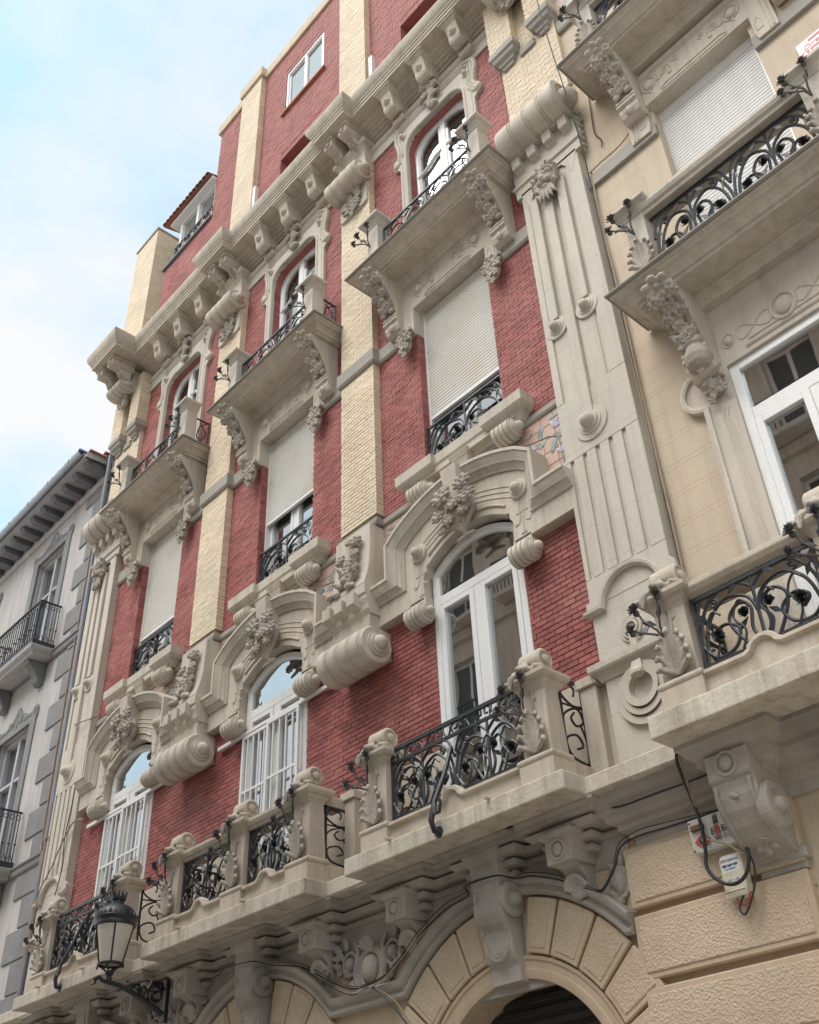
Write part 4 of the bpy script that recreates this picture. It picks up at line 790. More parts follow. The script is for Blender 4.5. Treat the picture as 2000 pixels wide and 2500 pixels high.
dr = MB().add([(-1.95, .22, 24.16), (.28, .22, 24.16), (.28, -1.4, 24.66), (-1.95, -1.4, 24.66)], [(0, 1, 2, 3)]).build('dormer_roof', 'terracotta', B)
for i in range(14): put('roof_tile', me_tile, dr, (-1.87 + i * .158, .26, 24.17 + .015 * random.random()))
c_ = MB().box(-3.52, -2.42, -1.1, .14, 19.3, 24.6).build('chimney', 'yellow_mortar', B)
mb = MB(); rn = random.Random(3)
for q in rows(-3.53, -2.41, 19.4, 24.6, lambda z: [], Lb=.2, Hb=.07, seed=5): mb.box(q[0], q[1], .1, .15, q[2], q[3])
for q in rows(-1.1, .14, 19.4, 24.6, lambda z: [], Lb=.2, Hb=.07, seed=6): mb.box(-2.43, -2.408, q[0], q[1], q[2], q[3])
tag(mb.build('brick_field', 'yellow_brick', c_), kind='stuff'); MB().box(-3.56, -2.38, -1.14, .18, 24.6, 24.67).build('chimney_cap', 'stone_grey', c_, bevel=.01)
# ------------------------------------------------------------------ ground floor with three arches
GC = (0.0, 4.0, 8.0); CZ = 2.55
def pol(c, r, a): return (c + r * math.cos(math.radians(a)), CZ + r * math.sin(math.radians(a)))
m = MB()
for c in GC:
    left, right = (c - 2, c + 2) if c < 8 else (c - 2, 9.47)
    if c == 0: left = -2.75
    m.prism([(c, 4.7), (left, 4.7), (left, 0), (c - 1.15, 0)] + [pol(c, 1.15, a) for a in range(180, 89, -6)], -.40, .06)
    m.prism([(c, 4.7)] + [pol(c, 1.15, a) for a in range(90, -1, -6)] + [(c + 1.15, 0), (right, 0), (right, 4.7)], -.40, .06)
gw = m.build('ground_floor_wall', 'rustic_smooth', B)
RING = [(1.15, -.05), (1.15, .085), (1.19, .10), (1.23, .10), (1.24, .085), (1.30, .085), (1.31, .10), (1.34, .105), (1.345, .05)]
def ring(m, c, prof, a0, a1, n=40):
    k = len(prof); vs = []
    for i in range(n + 1):
        for r, d in prof: x, z = pol(c, r, a0 + (a1 - a0) * i / n); vs.append((x, d, z))
    m.add(vs, [(i * k + q, (i + 1) * k + q, (i + 1) * k + q + 1, i * k + q + 1) for i in range(n) for q in range(k - 1)])
def voussoir(c, a0, a1, r0=1.36, r1=1.84):
    a0, a1 = min(a0, a1), max(a0, a1); n = 6; pts = [pol(c, r1, a0 + (a1 - a0) * i / n) for i in range(n + 1)] + [pol(c, r0, a1 - (a1 - a0) * i / n) for i in range(n + 1)]
    o = MB().prism(pts, .0, .125).build('voussoir', 'rustic_smooth', gw, bevel=.010)
    q = .045; da = math.degrees(q / 1.6)
    pts = [pol(c, r1 - q, a0 + da + (a1 - a0 - 2 * da) * i / n) for i in range(n + 1)] + [pol(c, r0 + q, a1 - da * 1.2 - (a1 - a0 - 2.4 * da) * i / n) for i in range(n + 1)]
    put('rough_face', MB().prism(pts, .11, .135).mesh('rough_face', 'rustic', bevel=.012, seg=2), gw); return o
def block(x0, x1, z0, z1, d=.125, par=None):
    MB().box(x0, x1, .0, d, z0, z1).build('stone_block', 'rustic_smooth', par or gw, bevel=.012)
    MB().box(x0 + .05, x1 - .05, d - .01, d + .012, z0 + .05, z1 - .05).build('rough_face', 'rustic', par or gw, bevel=.015, seg=2)
for c in GC:
    m = MB(); ring(m, c, RING, 0, 180); m.box(c - 1.345, c - 1.15, 0, .1, 0, CZ).box(c + 1.15, c + 1.345, 0, .1, 0, CZ); m.build('arch_moulding', 'rustic_smooth', gw, smooth=30)
    for a0, a1 in ((80, 69), (68, 54.5), (53.5, 40.5), (39.5, 26), (25, 12), (11, 0), (100, 111), (112, 125.5), (126.5, 139.5), (140.5, 154), (155, 168), (169, 180)):
        if c == 0 and a0 > 139: voussoir(c, a0, a1)
        else: voussoir(c, a0, a1)
    m = MB()
    for i in range(34): z = .2 + i * .105; hw = 1.13 if z < CZ else math.sqrt(max(.01, 1.13 ** 2 - (z - CZ) ** 2)); m.box(c - hw, c + hw, -.33, -.29, z, z + .07)
    o = m.build('roller_grille', 'dark_grille', gw, bevel=.012); MB().box(c - 1.2, c + 1.2, -.45, -.35, 0, 3.75).build('dark_opening', 'interior', gw)
# moulded archivolts running on between the arches
AV = [(-.01, .05), (-.01, .15), (.01, .17), (.035, .17), (.045, .15), (.07, .15), (.085, .18), (.12, .20), (.15, .205), (.165, .19), (.17, .05)]
def avpath(c, a0, a1): return [pol(c, 1.87, a) for a in [a0 + (a1 - a0) * i / 22 for i in range(23)]]
ang = math.degrees(math.asin((3.80 - CZ) / 1.87))
m = MB(); path = []
for c in GC: path += avpath(c, 180 - ang, ang)
path = [(-2.75, 3.80)] + path + [(9.46, 3.80)]
m.sweep(path, AV); m.build('archivolt', 'stone_under', B, smooth=35)
# keystone consoles
CK = [(-.02, 4.76), (.36, 4.76), (.36, 4.50), (.34, 4.46), (.335, 4.40), (.35, 4.33), (.345, 4.24), (.31, 4.16), (.26, 4.10), (.24, 4.02), (.235, 3.92), (.21, 3.85), (.17, 3.80), (.16, 3.66), (-.02, 3.66)]
m = MB().prismx(CK, -.18, .18).sweep([(-.19, 0), (-.19, .36), (.19, .36), (.19, 0)], [(-.1, 4.70), (.0, 4.70), (.03, 4.74), (.05, 4.80), (.05, 4.84), (-.1, 4.84)], plan=True)
for s in (-1, 1): m.lathe([(0, .11), (.05, .10), (.07, .06), (.075, .04), (.10, .05), (.14, .05), (.165, .03), (.165, -.02)], (s * .18, .2, 4.36), 'x', 22) if s > 0 else None
m.box(-.10, .10, .30, .372, 4.53, 4.66); m.tube([(.195, .2 + (.15 - .007 * i) * math.cos(-i * .45 + 1.2), 4.36 + (.15 - .007 * i) * math.sin(-i * .45 + 1.2)) for i in range(16)], [.03 - .0008 * i for i in range(16)], 6)
for x in (-.15, .15): m.tube([(x, .34, 4.46), (x, .345, 4.36), (x, .335, 4.22), (x, .26, 4.09)], .016, 6)
for q, r in ((0, .11), (.05, .085), (.09, .06)): m.sweep(arc(0, 4.02 - q * .3, r + .02, 180, 360, 10, (r + .02) * 1.3), [(-.02, .15), (-.02, .25 - q * .2), (.0, .26 - q * .2), (.0, .15)])
me_ck = m.mesh('keystone_console', 'stone_under', bevel=.006)
for c in GC: put('keystone_console', me_ck, B, (c - .0, 0, 0))
# modillions and entablature under the balcony slab
MODX = (-1.35, 1.3, 2.65, 5.28, 6.76, 8.98)
m = MB().box(-.15, .15, -.02, .40, 4.46, 4.70).sweep([(-.15, 0), (-.15, .40), (.15, .40), (.15, 0)], [(-.1, 4.66), (.0, 4.66), (.02, 4.68), (.04, 4.69), (.045, 4.72), (.045, 4.74), (-.1, 4.74)], plan=True)
m.prismx([(-.02, 4.10), (.06, 4.12), (.12, 4.2), (.18, 4.33), (.24, 4.42), (.34, 4.47), (-.02, 4.47)], -.11, .11); me_mo = m.mesh('modillion', 'stone_under', bevel=.006)
m = MB(); m.blob((0, .40, 4.575), (.055, .035, .065), 10, 6); m.lathe([(.07, .0), (.075, .025), (.09, .025), (.095, 0)], (0, .395, 4.575), 'd', 16); me_mo3 = m.mesh('medallion', 'stone_under', smooth=50)
m = MB()
for k in range(9): g = math.radians(18 + 18 * k); m.tube([(0, .16, 4.22), (.07 * math.cos(g), .20, 4.24 + .07 * math.sin(g)), (.13 * math.cos(g), .22 + .05 * math.sin(g), 4.24 + .14 * math.sin(g))], [.012, .02, .026], 6)
m.blob((0, .17, 4.27), (.12, .04, .10)); m.blob((0, .19, 4.20), (.04, .03, .04)); me_mo2 = carve(m, 'modillion_carving', .0085, 1); me_mo2.materials[0] = MATS['stone_under']
for x in MODX: o = put('modillion', me_mo, B, (x, 0, 0)); put('carved_shell', me_mo2, o); tag(put('medallion', me_mo3, o), kind='stuff')
EPATH = [(-2.75, 0)]
for x, hw in sorted([(x, .20) for x in MODX] + [(x, .24) for x in GC]): EPATH += [(x - hw, 0), (x - hw, .17), (x + hw, .17), (x + hw, 0)]
EPATH += [(9.5, 0)]
MB().sweep(EPATH, [(-.10, 4.55), (.03, 4.55), (.03, 4.61), (-.01, 4.615), (-.01, 4.64), (.08, 4.645), (.10, 4.68), (.10, 4.70), (.05, 4.705), (.05, 4.725), (.16, 4.73), (.20, 4.77), (.21, 4.79), (.15, 4.795), (.15, 4.815), (.27, 4.82), (.27, 4.86), (.32, 4.88), (.32, 4.92), (-.10, 4.92)], plan=True).box(-2.75, 9.5, -.02, .07, 4.4, 4.9).build('entablature', 'stone_under', B, bevel=.003)
# spandrel cartouches
m = MB(); m.blob((0, .08, 4.17), (.12, .09, .14), 14, 8)
for r, h in ((.165, .025), (.20, .018)): m.tube([(r * math.cos(t * PI / 12), .075, 4.17 + r * 1.1 * math.sin(t * PI / 12)) for t in range(25)], h, 6)
for s in (-1, 1):
    m.blob((s * .35, .07, 4.27), (.07, .06, .075)); m.tube([(s * .35 + .11 * math.cos(t * PI / 8), .07, 4.27 + .12 * math.sin(t * PI / 8)) for t in range(17)], .022, 6)
    m.tube([(s * .08, .08, 3.94), (s * .2, .08, 4.0), (s * .24, .09, 4.15), (s * .2, .08, 4.38), (s * .26, .08, 4.48)], [.03, .035, .035, .03, .02], 6)
    for x0, z0, x1, z1 in ((.45, 4.33, .62, 4.50), (.48, 4.36, .66, 4.38), (.5, 4.44, .75, 4.55), (.2, 3.98, .33, 4.08), (.62, 4.48, .85, 4.56), (.4, 4.42, .42, 4.55)): leaf(m, (s * x0, .07, z0), (s * x1, .07, z1), .045, .035, .02)
for k in range(7): g = math.radians(20 + 23.3 * k); leaf(m, (.03 * math.cos(g), .07, 4.36), (.13 * math.cos(g), .12, 4.37 + .12 * math.sin(g)), .042, .035, .03)
leaf(m, (0, .08, 4.0), (0, .08, 3.90), .06, .03)
rn = random.Random(8)
for s in (-1, 1):
    for k in range(12): x = .18 + .055 * k; z = 4.02 + .038 * k + rn.uniform(-.05, .08); a_ = rn.uniform(0, 6.3); m.tube([(s * x, .05, z), (s * (x + .03 * math.cos(a_)), .085, z + .03 * math.sin(a_)), (s * (x + .06 * math.cos(a_ + .8)), .07, z + .06 * math.sin(a_ + .8)), (s * (x + .05 * math.cos(a_ + 1.8)), .06, z + .08 * math.sin(a_ + 1.8))], [.02, .028, .024, .012], 6)
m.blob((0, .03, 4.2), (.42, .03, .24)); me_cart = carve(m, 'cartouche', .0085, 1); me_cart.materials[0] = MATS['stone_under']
for x in (2.0, 6.04): put('carved_cartouche', me_cart, B, (x, .04, 0))
MB().box(-2.7, 9.45, -.02, .045, 3.6, 4.5).build('spandrel_ground', 'stone_under', B)
m = MB(); random.seed(3)
for k in range(7): leaf(m, (9.28 + .02 * k, .07, 4.02 + .06 * k), (9.40 - .06 * (k % 2) * 2, .10, 4.12 + .06 * k), .05, .035)
m.blob((9.36, .08, 4.25), (.08, .06, .1)); m.tube([(9.36 + .1 * math.cos(t * PI / 8), .07, 4.25 + .13 * math.sin(t * PI / 8)) for t in range(17)], .02, 6); q = carve(m, 'spandrel_leaf', .0085, 1); q.materials[0] = MATS['stone_under']; put('carved_spandrel_leaf', q, B)
# rusticated pier on the right and the wall beyond
rp = MB().box(9.47, 11.12, -.4, .05, 0, 4.62).build('rusticated_pier', 'rustic_smooth', B)
for k in range(8): z1 = 4.48 - k * .56; block(9.47, 11.10, z1 - .50, z1, .13, rp)
MB().box(11.12, 16, -.4, .05, 0, 4.62).build('side_wall', 'stucco', B)
EP = [(9.47, -.02), (9.47, .22), (10.70, .22), (10.70, .42), (11.14, .42), (11.14, .22), (16, .22)]
MB().sweep(EP, [(-.25, 4.47), (-.13, 4.47), (-.13, 4.55), (-.10, 4.56), (-.08, 4.60), (-.03, 4.63), (-.03, 4.67), (.02, 4.69), (.05, 4.74), (.10, 4.76), (.10, 4.81), (.15, 4.84), (.19, 4.90), (.21, 4.91), (.21, 4.96), (-.25, 4.96)], plan=True).build('entablature', 'stone_under', B, bevel=.004)
CK2 = [(-.02, 4.80), (.56, 4.80), (.56, 4.60), (.53, 4.57), (.52, 4.52), (.53, 4.45), (.50, 4.35), (.43, 4.24), (.35, 4.16), (.28, 4.12), (.22, 4.09), (.15, 4.05), (-.02, 4.03)]
m = MB().prismx(CK2, 10.70, 11.08); m.lathe([(0, .10), (.04, .095), (.06, .06), (.07, .03), (.11, .03), (.12, .05), (.17, .045), (.19, 0), (.19, -.05)], (11.08, .33, 4.36), 'x', 24); m.box(10.66, 11.14, -.02, .14, 4.00, 4.08).box(10.70, 11.10, -.02, .10, 3.93, 4.0)
for x in (10.76, 11.02): m.taper((x - .10, x + .10, -.02, .08), (x - .05, x + .05, -.02, .06), 3.80, 3.93)
m.tube([(11.10, .33 + (.17 - .0075 * i) * math.cos(-i * .42 + 1.2), 4.36 + (.17 - .0075 * i) * math.sin(-i * .42 + 1.2)) for i in range(18)], [.032 - .0008 * i for i in range(18)], 6)
for x in (10.74, 11.04): m.tube([(x, .55, 4.56), (x, .54, 4.45), (x, .50, 4.34), (x, .43, 4.235), (x, .34, 4.15)], .018, 6)
o = m.build('scroll_console', 'stone_under', B, bevel=.008)
m = MB(); m.blob((10.89, .57, 4.70), (.055, .03, .06), 10, 6); m.lathe([(.075, .55), (.08, .575), (.1, .575), (.105, .55)], (10.89, 0, 4.70), 'd', 18)
put('medallion', m.mesh('medallion', 'stone_under', smooth=50), o)['kind'] = 'stuff'; m = MB()
for s in (-1, 1):
    for k in range(0): leaf(m, (10.89 + s * .12, .56, 4.62 + .05 * k), (10.89 + s * .15, .56, 4.68 + .05 * k), .02, .015)
for k in range(6): t = k / 5; leaf(m, (10.83 + .02 * (k % 2), .52 - .2 * t, 4.48 - .30 * t), (10.91 + .05 * (k % 2), .53 - .2 * t, 4.44 - .30 * t), .03, .03, nrm=(0, .8, -.6))
flower(m, (10.90, .26, 4.15), .12, 6, .2, (0, .8, -.5), .4, 2); m.tube([(10.86, .5, 4.47), (10.88, .38, 4.3), (10.9, .26, 4.15)], .04, 6); put('carved_rosette', carve(m, 'console_carving', .0085, 1), o)

# ------------------------------------------------------------------ first floor balconies
def slab(x0, x1, d=.80, z0=4.90, z1=5.08): 
    m = MB().box(x0, x1, .2, d, z0, z1); return m.mesh('balcony', 'stone_dirty', bevel=.022, seg=3)
def ped_mesh():           # front face at d=0, base at z=0, middle at x=0
    w_ = .19; m = MB().box(-w_ - .02, w_ + .02, -.29, .02, 0, .20)
    m.sweep([(-w_, -.27), (-w_, 0), (w_, 0), (w_, -.27)], [(-.1, .20), (.02, .20), (.035, .225), (.03, .25), (.0, .27), (-.1, .27)], plan=True)
    m.taper((-w_ + .02, w_ - .02, -.27, -.02), (-w_ + .04, w_ - .04, -.25, -.04), .26, .92)
    m.sweep([(-w_ + .04, -.25), (-w_ + .04, -.04), (w_ - .04, -.04), (w_ - .04, -.25), (-w_ + .04, -.25)], [(-.1, .90), (.0, .90), (.015, .93), (.04, .96), (.045, .98), (.08, 1.0), (.10, 1.03), (.10, 1.07), (-.1, 1.10)], plan=True)
    return m.mesh('pedestal', 'stone_warm', bevel=.006)
me_ped1 = ped_mesh()
m = MB(); m.lathe([(0, -.14), (.06, -.14), (.105, -.13), (.12, -.11), (.12, .08), (.115, .09), (.12, .10), (.12, .12), (.10, .14), (.085, .14), (.08, .125), (.05, .125), (.045, .15), (.02, .165), (0, .165)], (-.0, -.14, 1.24), 'x', 18)
m.prismx([(-.05, 1.05), (-.06, 1.2), (-.12, 1.3), (-.22, 1.26), (-.27, 1.05)], -.11, .10); me_vol = m.mesh('volute', 'stone_warm', smooth=35)
m = MB(); rn = random.Random(12)
for k in range(9): x = -.15 + .035 * k; m.blob((x, .06 - .02 * abs(k - 3) + rn.uniform(-.02, .02), 1.10 + rn.uniform(-.02, .05)), (.04, .05, .035))
ruff(m, (-.02, .0, 1.17), .07, (0, 1, .6), 6, 3); m.tube([(-.1, .0, 1.12), (-.16, .06, 1.06), (-.17, .08, .95)], [.04, .04, .02], 6); me_volf = carve(m, 'volute_carving', .0085, 1)
m = MB()
for s in (-1, 1):
    for k, (zt, wt, r) in enumerate(((.36, .15, .026), (.46, .145, .026), (.56, .125, .024), (.63, .085, .022))):
        m.tube([(s * .02, .0, .30), (s * (.03 + wt * .25), .015, .30 + (zt - .3) * .45), (s * wt * .75, .03, zt - .01), (s * wt, .05, zt + .015), (s * (wt + .015), .065, zt - .02)], [r * .8, r, r * 1.1, r * 1.2, r * .7], 6)
    m.blob((s * .05, -.01, .42), (.07, .03, .12))
m.tube([(0, .0, .28), (0, .025, .5), (0, .05, .64), (0, .085, .68), (0, .095, .64)], [.03, .032, .034, .03, .02], 7)
for z, x in ((.76, .0), (.83, .03), (.90, -.01)): m.blob((x, -.035, z), (.028, .014, .024))
m.tube([(0, -.02, .66), (.01, -.03, .9)], .018, 5)
me_acan = carve(m, 'acanthus', .009, 1)
def pedestal(par, x, d, z=5.08, sp=True, k=0):
    for n_, q in (('pedestal', me_ped1), ('volute', me_vol), ('carved_volute_flowers', me_volf), ('carved_acanthus', me_acan)): put(n_, q, par, (x, d, z))
    if sp: put('iron_spray', (me_spray, me_spray2)[k % 2], par, (x - .08, d - .03, z + .66))
def parapet(par, x0, x1, d, z=5.08):       # low stone kerb with a rounded hump
    c = (x0 + x1) / 2; top = [(x0, z + .20), (c - .16, z + .20)] + [(c + .11 * math.cos(math.radians(t)), z + .20 + .10 * math.sin(math.radians(t))) for t in range(165, 0, -15)] + [(c + .16, z + .20), (x1, z + .20)]
    m = MB().prism([(x0, z - .01)] + top + [(x1, z - .01)], d - .25, d - .03); m.sweep(top, [(-.01, d - .26), (.035, d - .26), (.045, d - .02), (.03, d + .01), (.0, d + .012), (-.015, d - .03)]); m.build('kerb', 'stone_warm', par, smooth=30)
def railing(par, x0, x1, d, z0, z1, iron_top=True, seed=0, name='railing'):
    m = MB(); h = z1 - .17 if iron_top else z1
    barz(m, x0, x1, z1 - .02, d, .02); barz(m, x0, x1, z0 + .02, d, .012); m.box(x0, x0 + .03, d - .015, d + .015, z0, z1).box(x1 - .03, x1, d - .015, d + .015, z0, z1)
    if iron_top:
        barz(m, x0, x1, h, d, .015); n = int((x1 - x0) / .17)
        for i in range(n):
            x = x0 + (i + .5) * (x1 - x0) / n; s = 1 if i % 2 else -1
            iron_curve(m, [(x - .07 * s, h), (x - .02 * s, h + .10), (x + .05 * s, h + .13), (x + .06 * s, h + .07), (x + .02 * s, h + .06)], d, .012); iron_leaf(m, (x, d, h + .02), (x - .05 * s, d + .01, h + .12), .02)
    c = (x0 + x1) / 2
    if x1 - x0 > 1.3: panel(m, x0, c, z0, h, d, .016, True, seed); panel(m, c, x1, z0, h, d, .016, True, seed + 5)
    else: panel(m, x0, x1, z0, h, d, .016, True, seed)
    rn = random.Random(seed)
    for k in range(int((x1 - x0) * 4)):
        x = x0 + .12 + k * .25; iron_curve(m, [(x, z0 + .03), (x + .06, z0 + .18), (x - .02, z0 + .32), (x + .05, z0 + .45), (x + .12, z0 + .40)], d + .01, .011)
    return m.build(name, 'iron', par, smooth=60)
def side_rail(par, x, d0, d1, z0, z1):
    x += .10; d1 += .07
    m = MB(); m.box(x - .012, x + .012, d0, d1, z1 - .03, z1).box(x - .012, x + .012, d0, d0 + .025, z0, z1).box(x - .012, x + .012, d1 - .025, d1, z0, z1).box(x - .01, x + .01, d0, d1, z0, z0 + .02)
    L_ = d1 - d0; H_ = z1 - z0; tmp = MB()
    iron_curve(tmp, [(.02, .05), (.30, .10), (.36, .28), (.18, .36), (.10, .26), (.2, .2)], 0, .014); iron_curve(tmp, [(.38, .30), (.36, .55), (.12, .68), (.04, .55), (.16, .47), (.24, .54), (.18, .62)], 0, .014)
    iron_curve(tmp, [(.03, .72), (.20, .70), (.37, .80), (.30, .95), (.14, .92), (.15, .82)], 0, .014); iron_curve(tmp, [(.0, .70), (.38, .68)], 0, .012); iron_curve(tmp, [(.05, .02), (.02, .3), (.10, .5)], 0, .012)
    m.add([(x + d_, d0 + X_ / .4 * L_, z0 + Z_ * H_) for X_, d_, Z_ in tmp.v], tmp.f)
    m.build('side_railing', 'iron', par, smooth=60)
def spout(par, x, d=.78, z=5.10): MB().tube([(x, d - .1, z), (x, d + .08, z - .015)], [.022, .022], 8).lathe([(.013, 0), (.013, -.03)], (x, d + .081, z - .015), 'd', 8).build('drain_spout', 'stone_warm', par, smooth=40)
SL = ((-1.44, 1.55), (2.28, 5.74), (6.43, 9.46))
SP = []
for i, (a, b) in enumerate(SL):
    o = put('balcony', slab(a, b), B); SP.append(o)
MB().box(-2.8, 10.5, -.02, .50, 4.905, 5.07).build('balcony_ledge', 'stone_dirty', B, bevel=.015)
D = .70
# left and right balconies: iron handrails; middle one: stone handrail with three pedestals
for i, xs in ((0, (-.95, 1.29)), (2, (6.82, 9.11))):
    o = SP[i]
    for k, x in enumerate(xs): pedestal(o, x, D, k=k)
    parapet(o, xs[0] + .19, xs[1] - .19, D); railing(o, xs[0] + .19, xs[1] - .19, D - .10, 5.36, 6.15, True, 10 * i)
    side_rail(o, xs[1] + .02, .05, D - .36, 5.3, 6.2); side_rail(o, xs[0] - .02, .05, D - .36, 5.3, 6.2); MB().box(xs[1] - .19, xs[1] + .19, .0, D - .3, 5.08, 5.30).build('kerb', 'stone_warm', o, bevel=.008)
    c = (xs[0] + xs[1]) / 2
    m = MB().tube([(c - .02, .62, 5.85), (c - .04, .72, 5.55), (c - .08, .84, 5.25), (c - .10, .88, 5.06), (c - .08, .86, 4.96), (c - .06, .78, 4.95)], [.022, .026, .028, .03, .03, .03], 7); m.tube([(c - .08, .84, 5.25), (c - .02, .90, 5.10), (c + .04, .90, 5.10), (c + .06, .90, 5.18), (c + .05, .90, 5.22)], .018, 6); m.lathe([(0, .82), (.05, .82), (.06, .79)], (c - .08, 0, 4.96), 'd', 10)
    m.build('strut', 'iron', o, smooth=50)
    for x in (xs[0] + .35, xs[1] - .55): spout(o, x)
o = SP[1]
for k, x in enumerate((2.68, 4.17, 5.48)): pedestal(o, x, D, k=k)
for a, b, s in ((2.87, 3.98, 3), (4.36, 5.29, 7)):
    parapet(o, a, b, D); railing(o, a, b, D - .10, 5.36, 6.02, False, s)
    MB().prismx([(.38, 6.0), (.62, 6.0), (.63, 6.03), (.66, 6.05), (.68, 6.09), (.68, 6.13), (.35, 6.15), (.35, 6.02)], a, b).build('stone_handrail', 'stone_warm', o, bevel=.006)
side_rail(o, 5.50, .05, D - .36, 5.3, 6.0); side_rail(o, 2.66, .05, D - .36, 5.3, 6.0); MB().box(5.29, 5.67, .0, D - .3, 5.08, 5.30).build('kerb', 'stone_warm', o, bevel=.008); MB().box(5.36, 5.60, .12, D - .3, 6.0, 6.13).build('stone_handrail', 'stone_warm', o, bevel=.006)
for x in (3.2, 4.6): spout(o, x)
for x in (1.52, 5.66, 9.34):     # stub piers against the wall
    MB().box(x - .08, x + .12, .0, .12, 5.07, 6.10).box(x - .11, x + .15, .0, .15, 6.10, 6.20).build('stub_pier', 'stone_warm', B, bevel=.008)
# ------------------------------------------------------------------ painted tile panels above the arched lintels
def hood_top(x): return 9.62 - .30 * (abs(x + .07) / 1.2) ** 2 if abs(x + .07) < 1.22 else 8.70
me_t = MB().box(0, .188, -.02, .016, 0, .188).mesh('tile', 'peach_tile', bevel=.004)
def vine(m1, m2, s, x0, seed):
    rn = random.Random(seed); d = .018
    def lf(x, z, a, l, w_): 
        c, q = math.cos(a), math.sin(a); m1.blob((x, d, z), ((c * l, 0, q * l), (-q * w_, 0, c * w_), (0, .005, 0)), 10, 4)
    def fl(x, z, a, r):
        for k in range(5): g = a + (k - 2) * .42; c, q = math.cos(g), math.sin(g); m2.blob((x + c * r * .6, d + .002, z + q * r * .6), ((c * r * .55, 0, q * r * .55), (-q * r * .16, 0, c * r * .16), (0, .005, 0)), 8, 4)
    P = lambda x, z: (x0 + s * x, z)
    for x, z, a, l, w_ in ((-.12, 9.66, .1, .13, .04), (-.36, 9.55, 1.1, .12, .055), (-.58, 9.42, .4, .12, .05), (-.36, 9.36, .6, .10, .05), (-.08, 9.36, .9, .12, .06), (-.2, 9.24, 1.2, .14, .055), (-.78, 9.5, .5, .1, .04), (-.9, 9.62, .3, .1, .04), (-.68, 9.62, 2.6, .09, .04)):
        X_, Z_ = P(x, z); lf(X_, Z_, a if s > 0 else PI - a, l * .75, w_ * .75)
    for x, z, a, r in ((-.16, 9.49, 1.0, .15), (-.55, 9.58, 1.6, .09), (-.50, 9.36, .9, .10), (-.10, 9.08, 1.3, .13), (-.1, 8.92, -1.2, .11), (-.9, 9.68, 1.2, .07)): X_, Z_ = P(x, z); fl(X_, Z_, a if s > 0 else PI - a, r * .8)
    m1.tube([(*[P(-.05, 9.3)[0]], d, 9.3), (P(-.25, 9.4)[0], d, 9.42), (P(-.5, 9.5)[0], d, 9.47), (P(-.8, 9.55)[0], d, 9.58)], .009, 5); m1.tube([(P(-.08, 8.9)[0], d, 8.9), (P(-.1, 9.2)[0], d, 9.2), (P(-.12, 9.4)[0], d, 9.4)], .009, 5)
for c in BAYS:
    lo, hi = (-1.70, 1.60)
    bk = MB().box(c + lo, c + hi, -.02, .006, 8.98, 9.77).box(c + lo, c - 1.15, -.02, .006, 8.3, 8.98).box(c + 1.05, c + hi, -.02, .006, 8.3, 8.98).build('tile_panel', 'stone_warm', B)
    for ix in range(17):
        for iz in range(6):
            x, z = lo + ix * .194, 8.62 + iz * .194
            if z + .19 > hood_top(x + .09) and x + .188 < hi + .03 and (z > 8.9 or x > 1.0 or x < -1.36): put('tile', me_t, bk, (c + x, 0, z))
    m1, m2 = MB(), MB(); vine(m1, m2, 1, c + 1.55, 1); vine(m1, m2, -1, c - 1.62, 2)
    tag(m1.build('painted_vine', 'leaf_paint', bk), kind='stuff'); tag(m2.build('painted_blossoms', 'flower_paint', bk), kind='stuff')
# ------------------------------------------------------------------ pale stucco end of the front, right of the pilaster
RC = 12.38
hs = [(RC - .74, RC + .68, 5.05, 8.77), (RC - .72, RC + .68, 10.0, 13.4), (RC - .72, RC + .68, 14.4, 17.7)]
m = MB(); wallpieces(m, 10.5, 16, 4.9, 19.0, -.42, 0, hs); sw = m.build('stucco_wall', 'stucco', B)
m = MB()                        # scored joints of the stucco
for k in range(42):
    z = 5.3 + k * .34
    for dz in (0, .055): 
        for a, b in ((10.58, 11.34), (13.4, 16)): m.box(a, b, -.002, .0012, z + dz, z + dz + .004)
tag(m.build('scored_joints', 'yellow_mortar', sw), kind='stuff')
MB().box(10.58, RC - .72, -.02, .055, 12.77, 13.0).build('string_course', 'stone_grey', B, bevel=.008); MB().box(RC + .68, 16, -.02, .055, 12.77, 13.0).build('string_course', 'stone_grey', B, bevel=.008)
MB().prismx([(-.02, 16.5), (.05, 16.5), (.07, 16.55), (.07, 16.8), (.10, 16.84), (-.02, 16.86)], 10.66, 16).build('string_course', 'stone_grey', B, bevel=.005)
tp = MB().box(10.66, 16, -.02, .02, 16.86, 17.9).build('tile_panel', 'peach_tile', B); m1, m2 = MB(), MB()
for x, z, a in ((10.85, 17.05, 1.2), (11.1, 17.2, .5), (11.5, 17.1, .2), (12.0, 17.3, .9), (10.8, 17.5, .7)): m1.blob((x, .022, z), ((math.cos(a) * .17, 0, math.sin(a) * .17), (-math.sin(a) * .07, 0, math.cos(a) * .07), (0, .005, 0)), 10, 4); flower(m2, (x + .2, .02, z + .1), .08, 5)
tag(m1.build('painted_vine', 'leaf_paint', tp), kind='stuff'); tag(m2.build('painted_blossoms', 'flower_paint', tp), kind='stuff')
def dupm(me, parent, loc, name): return put(name, me, parent, loc)
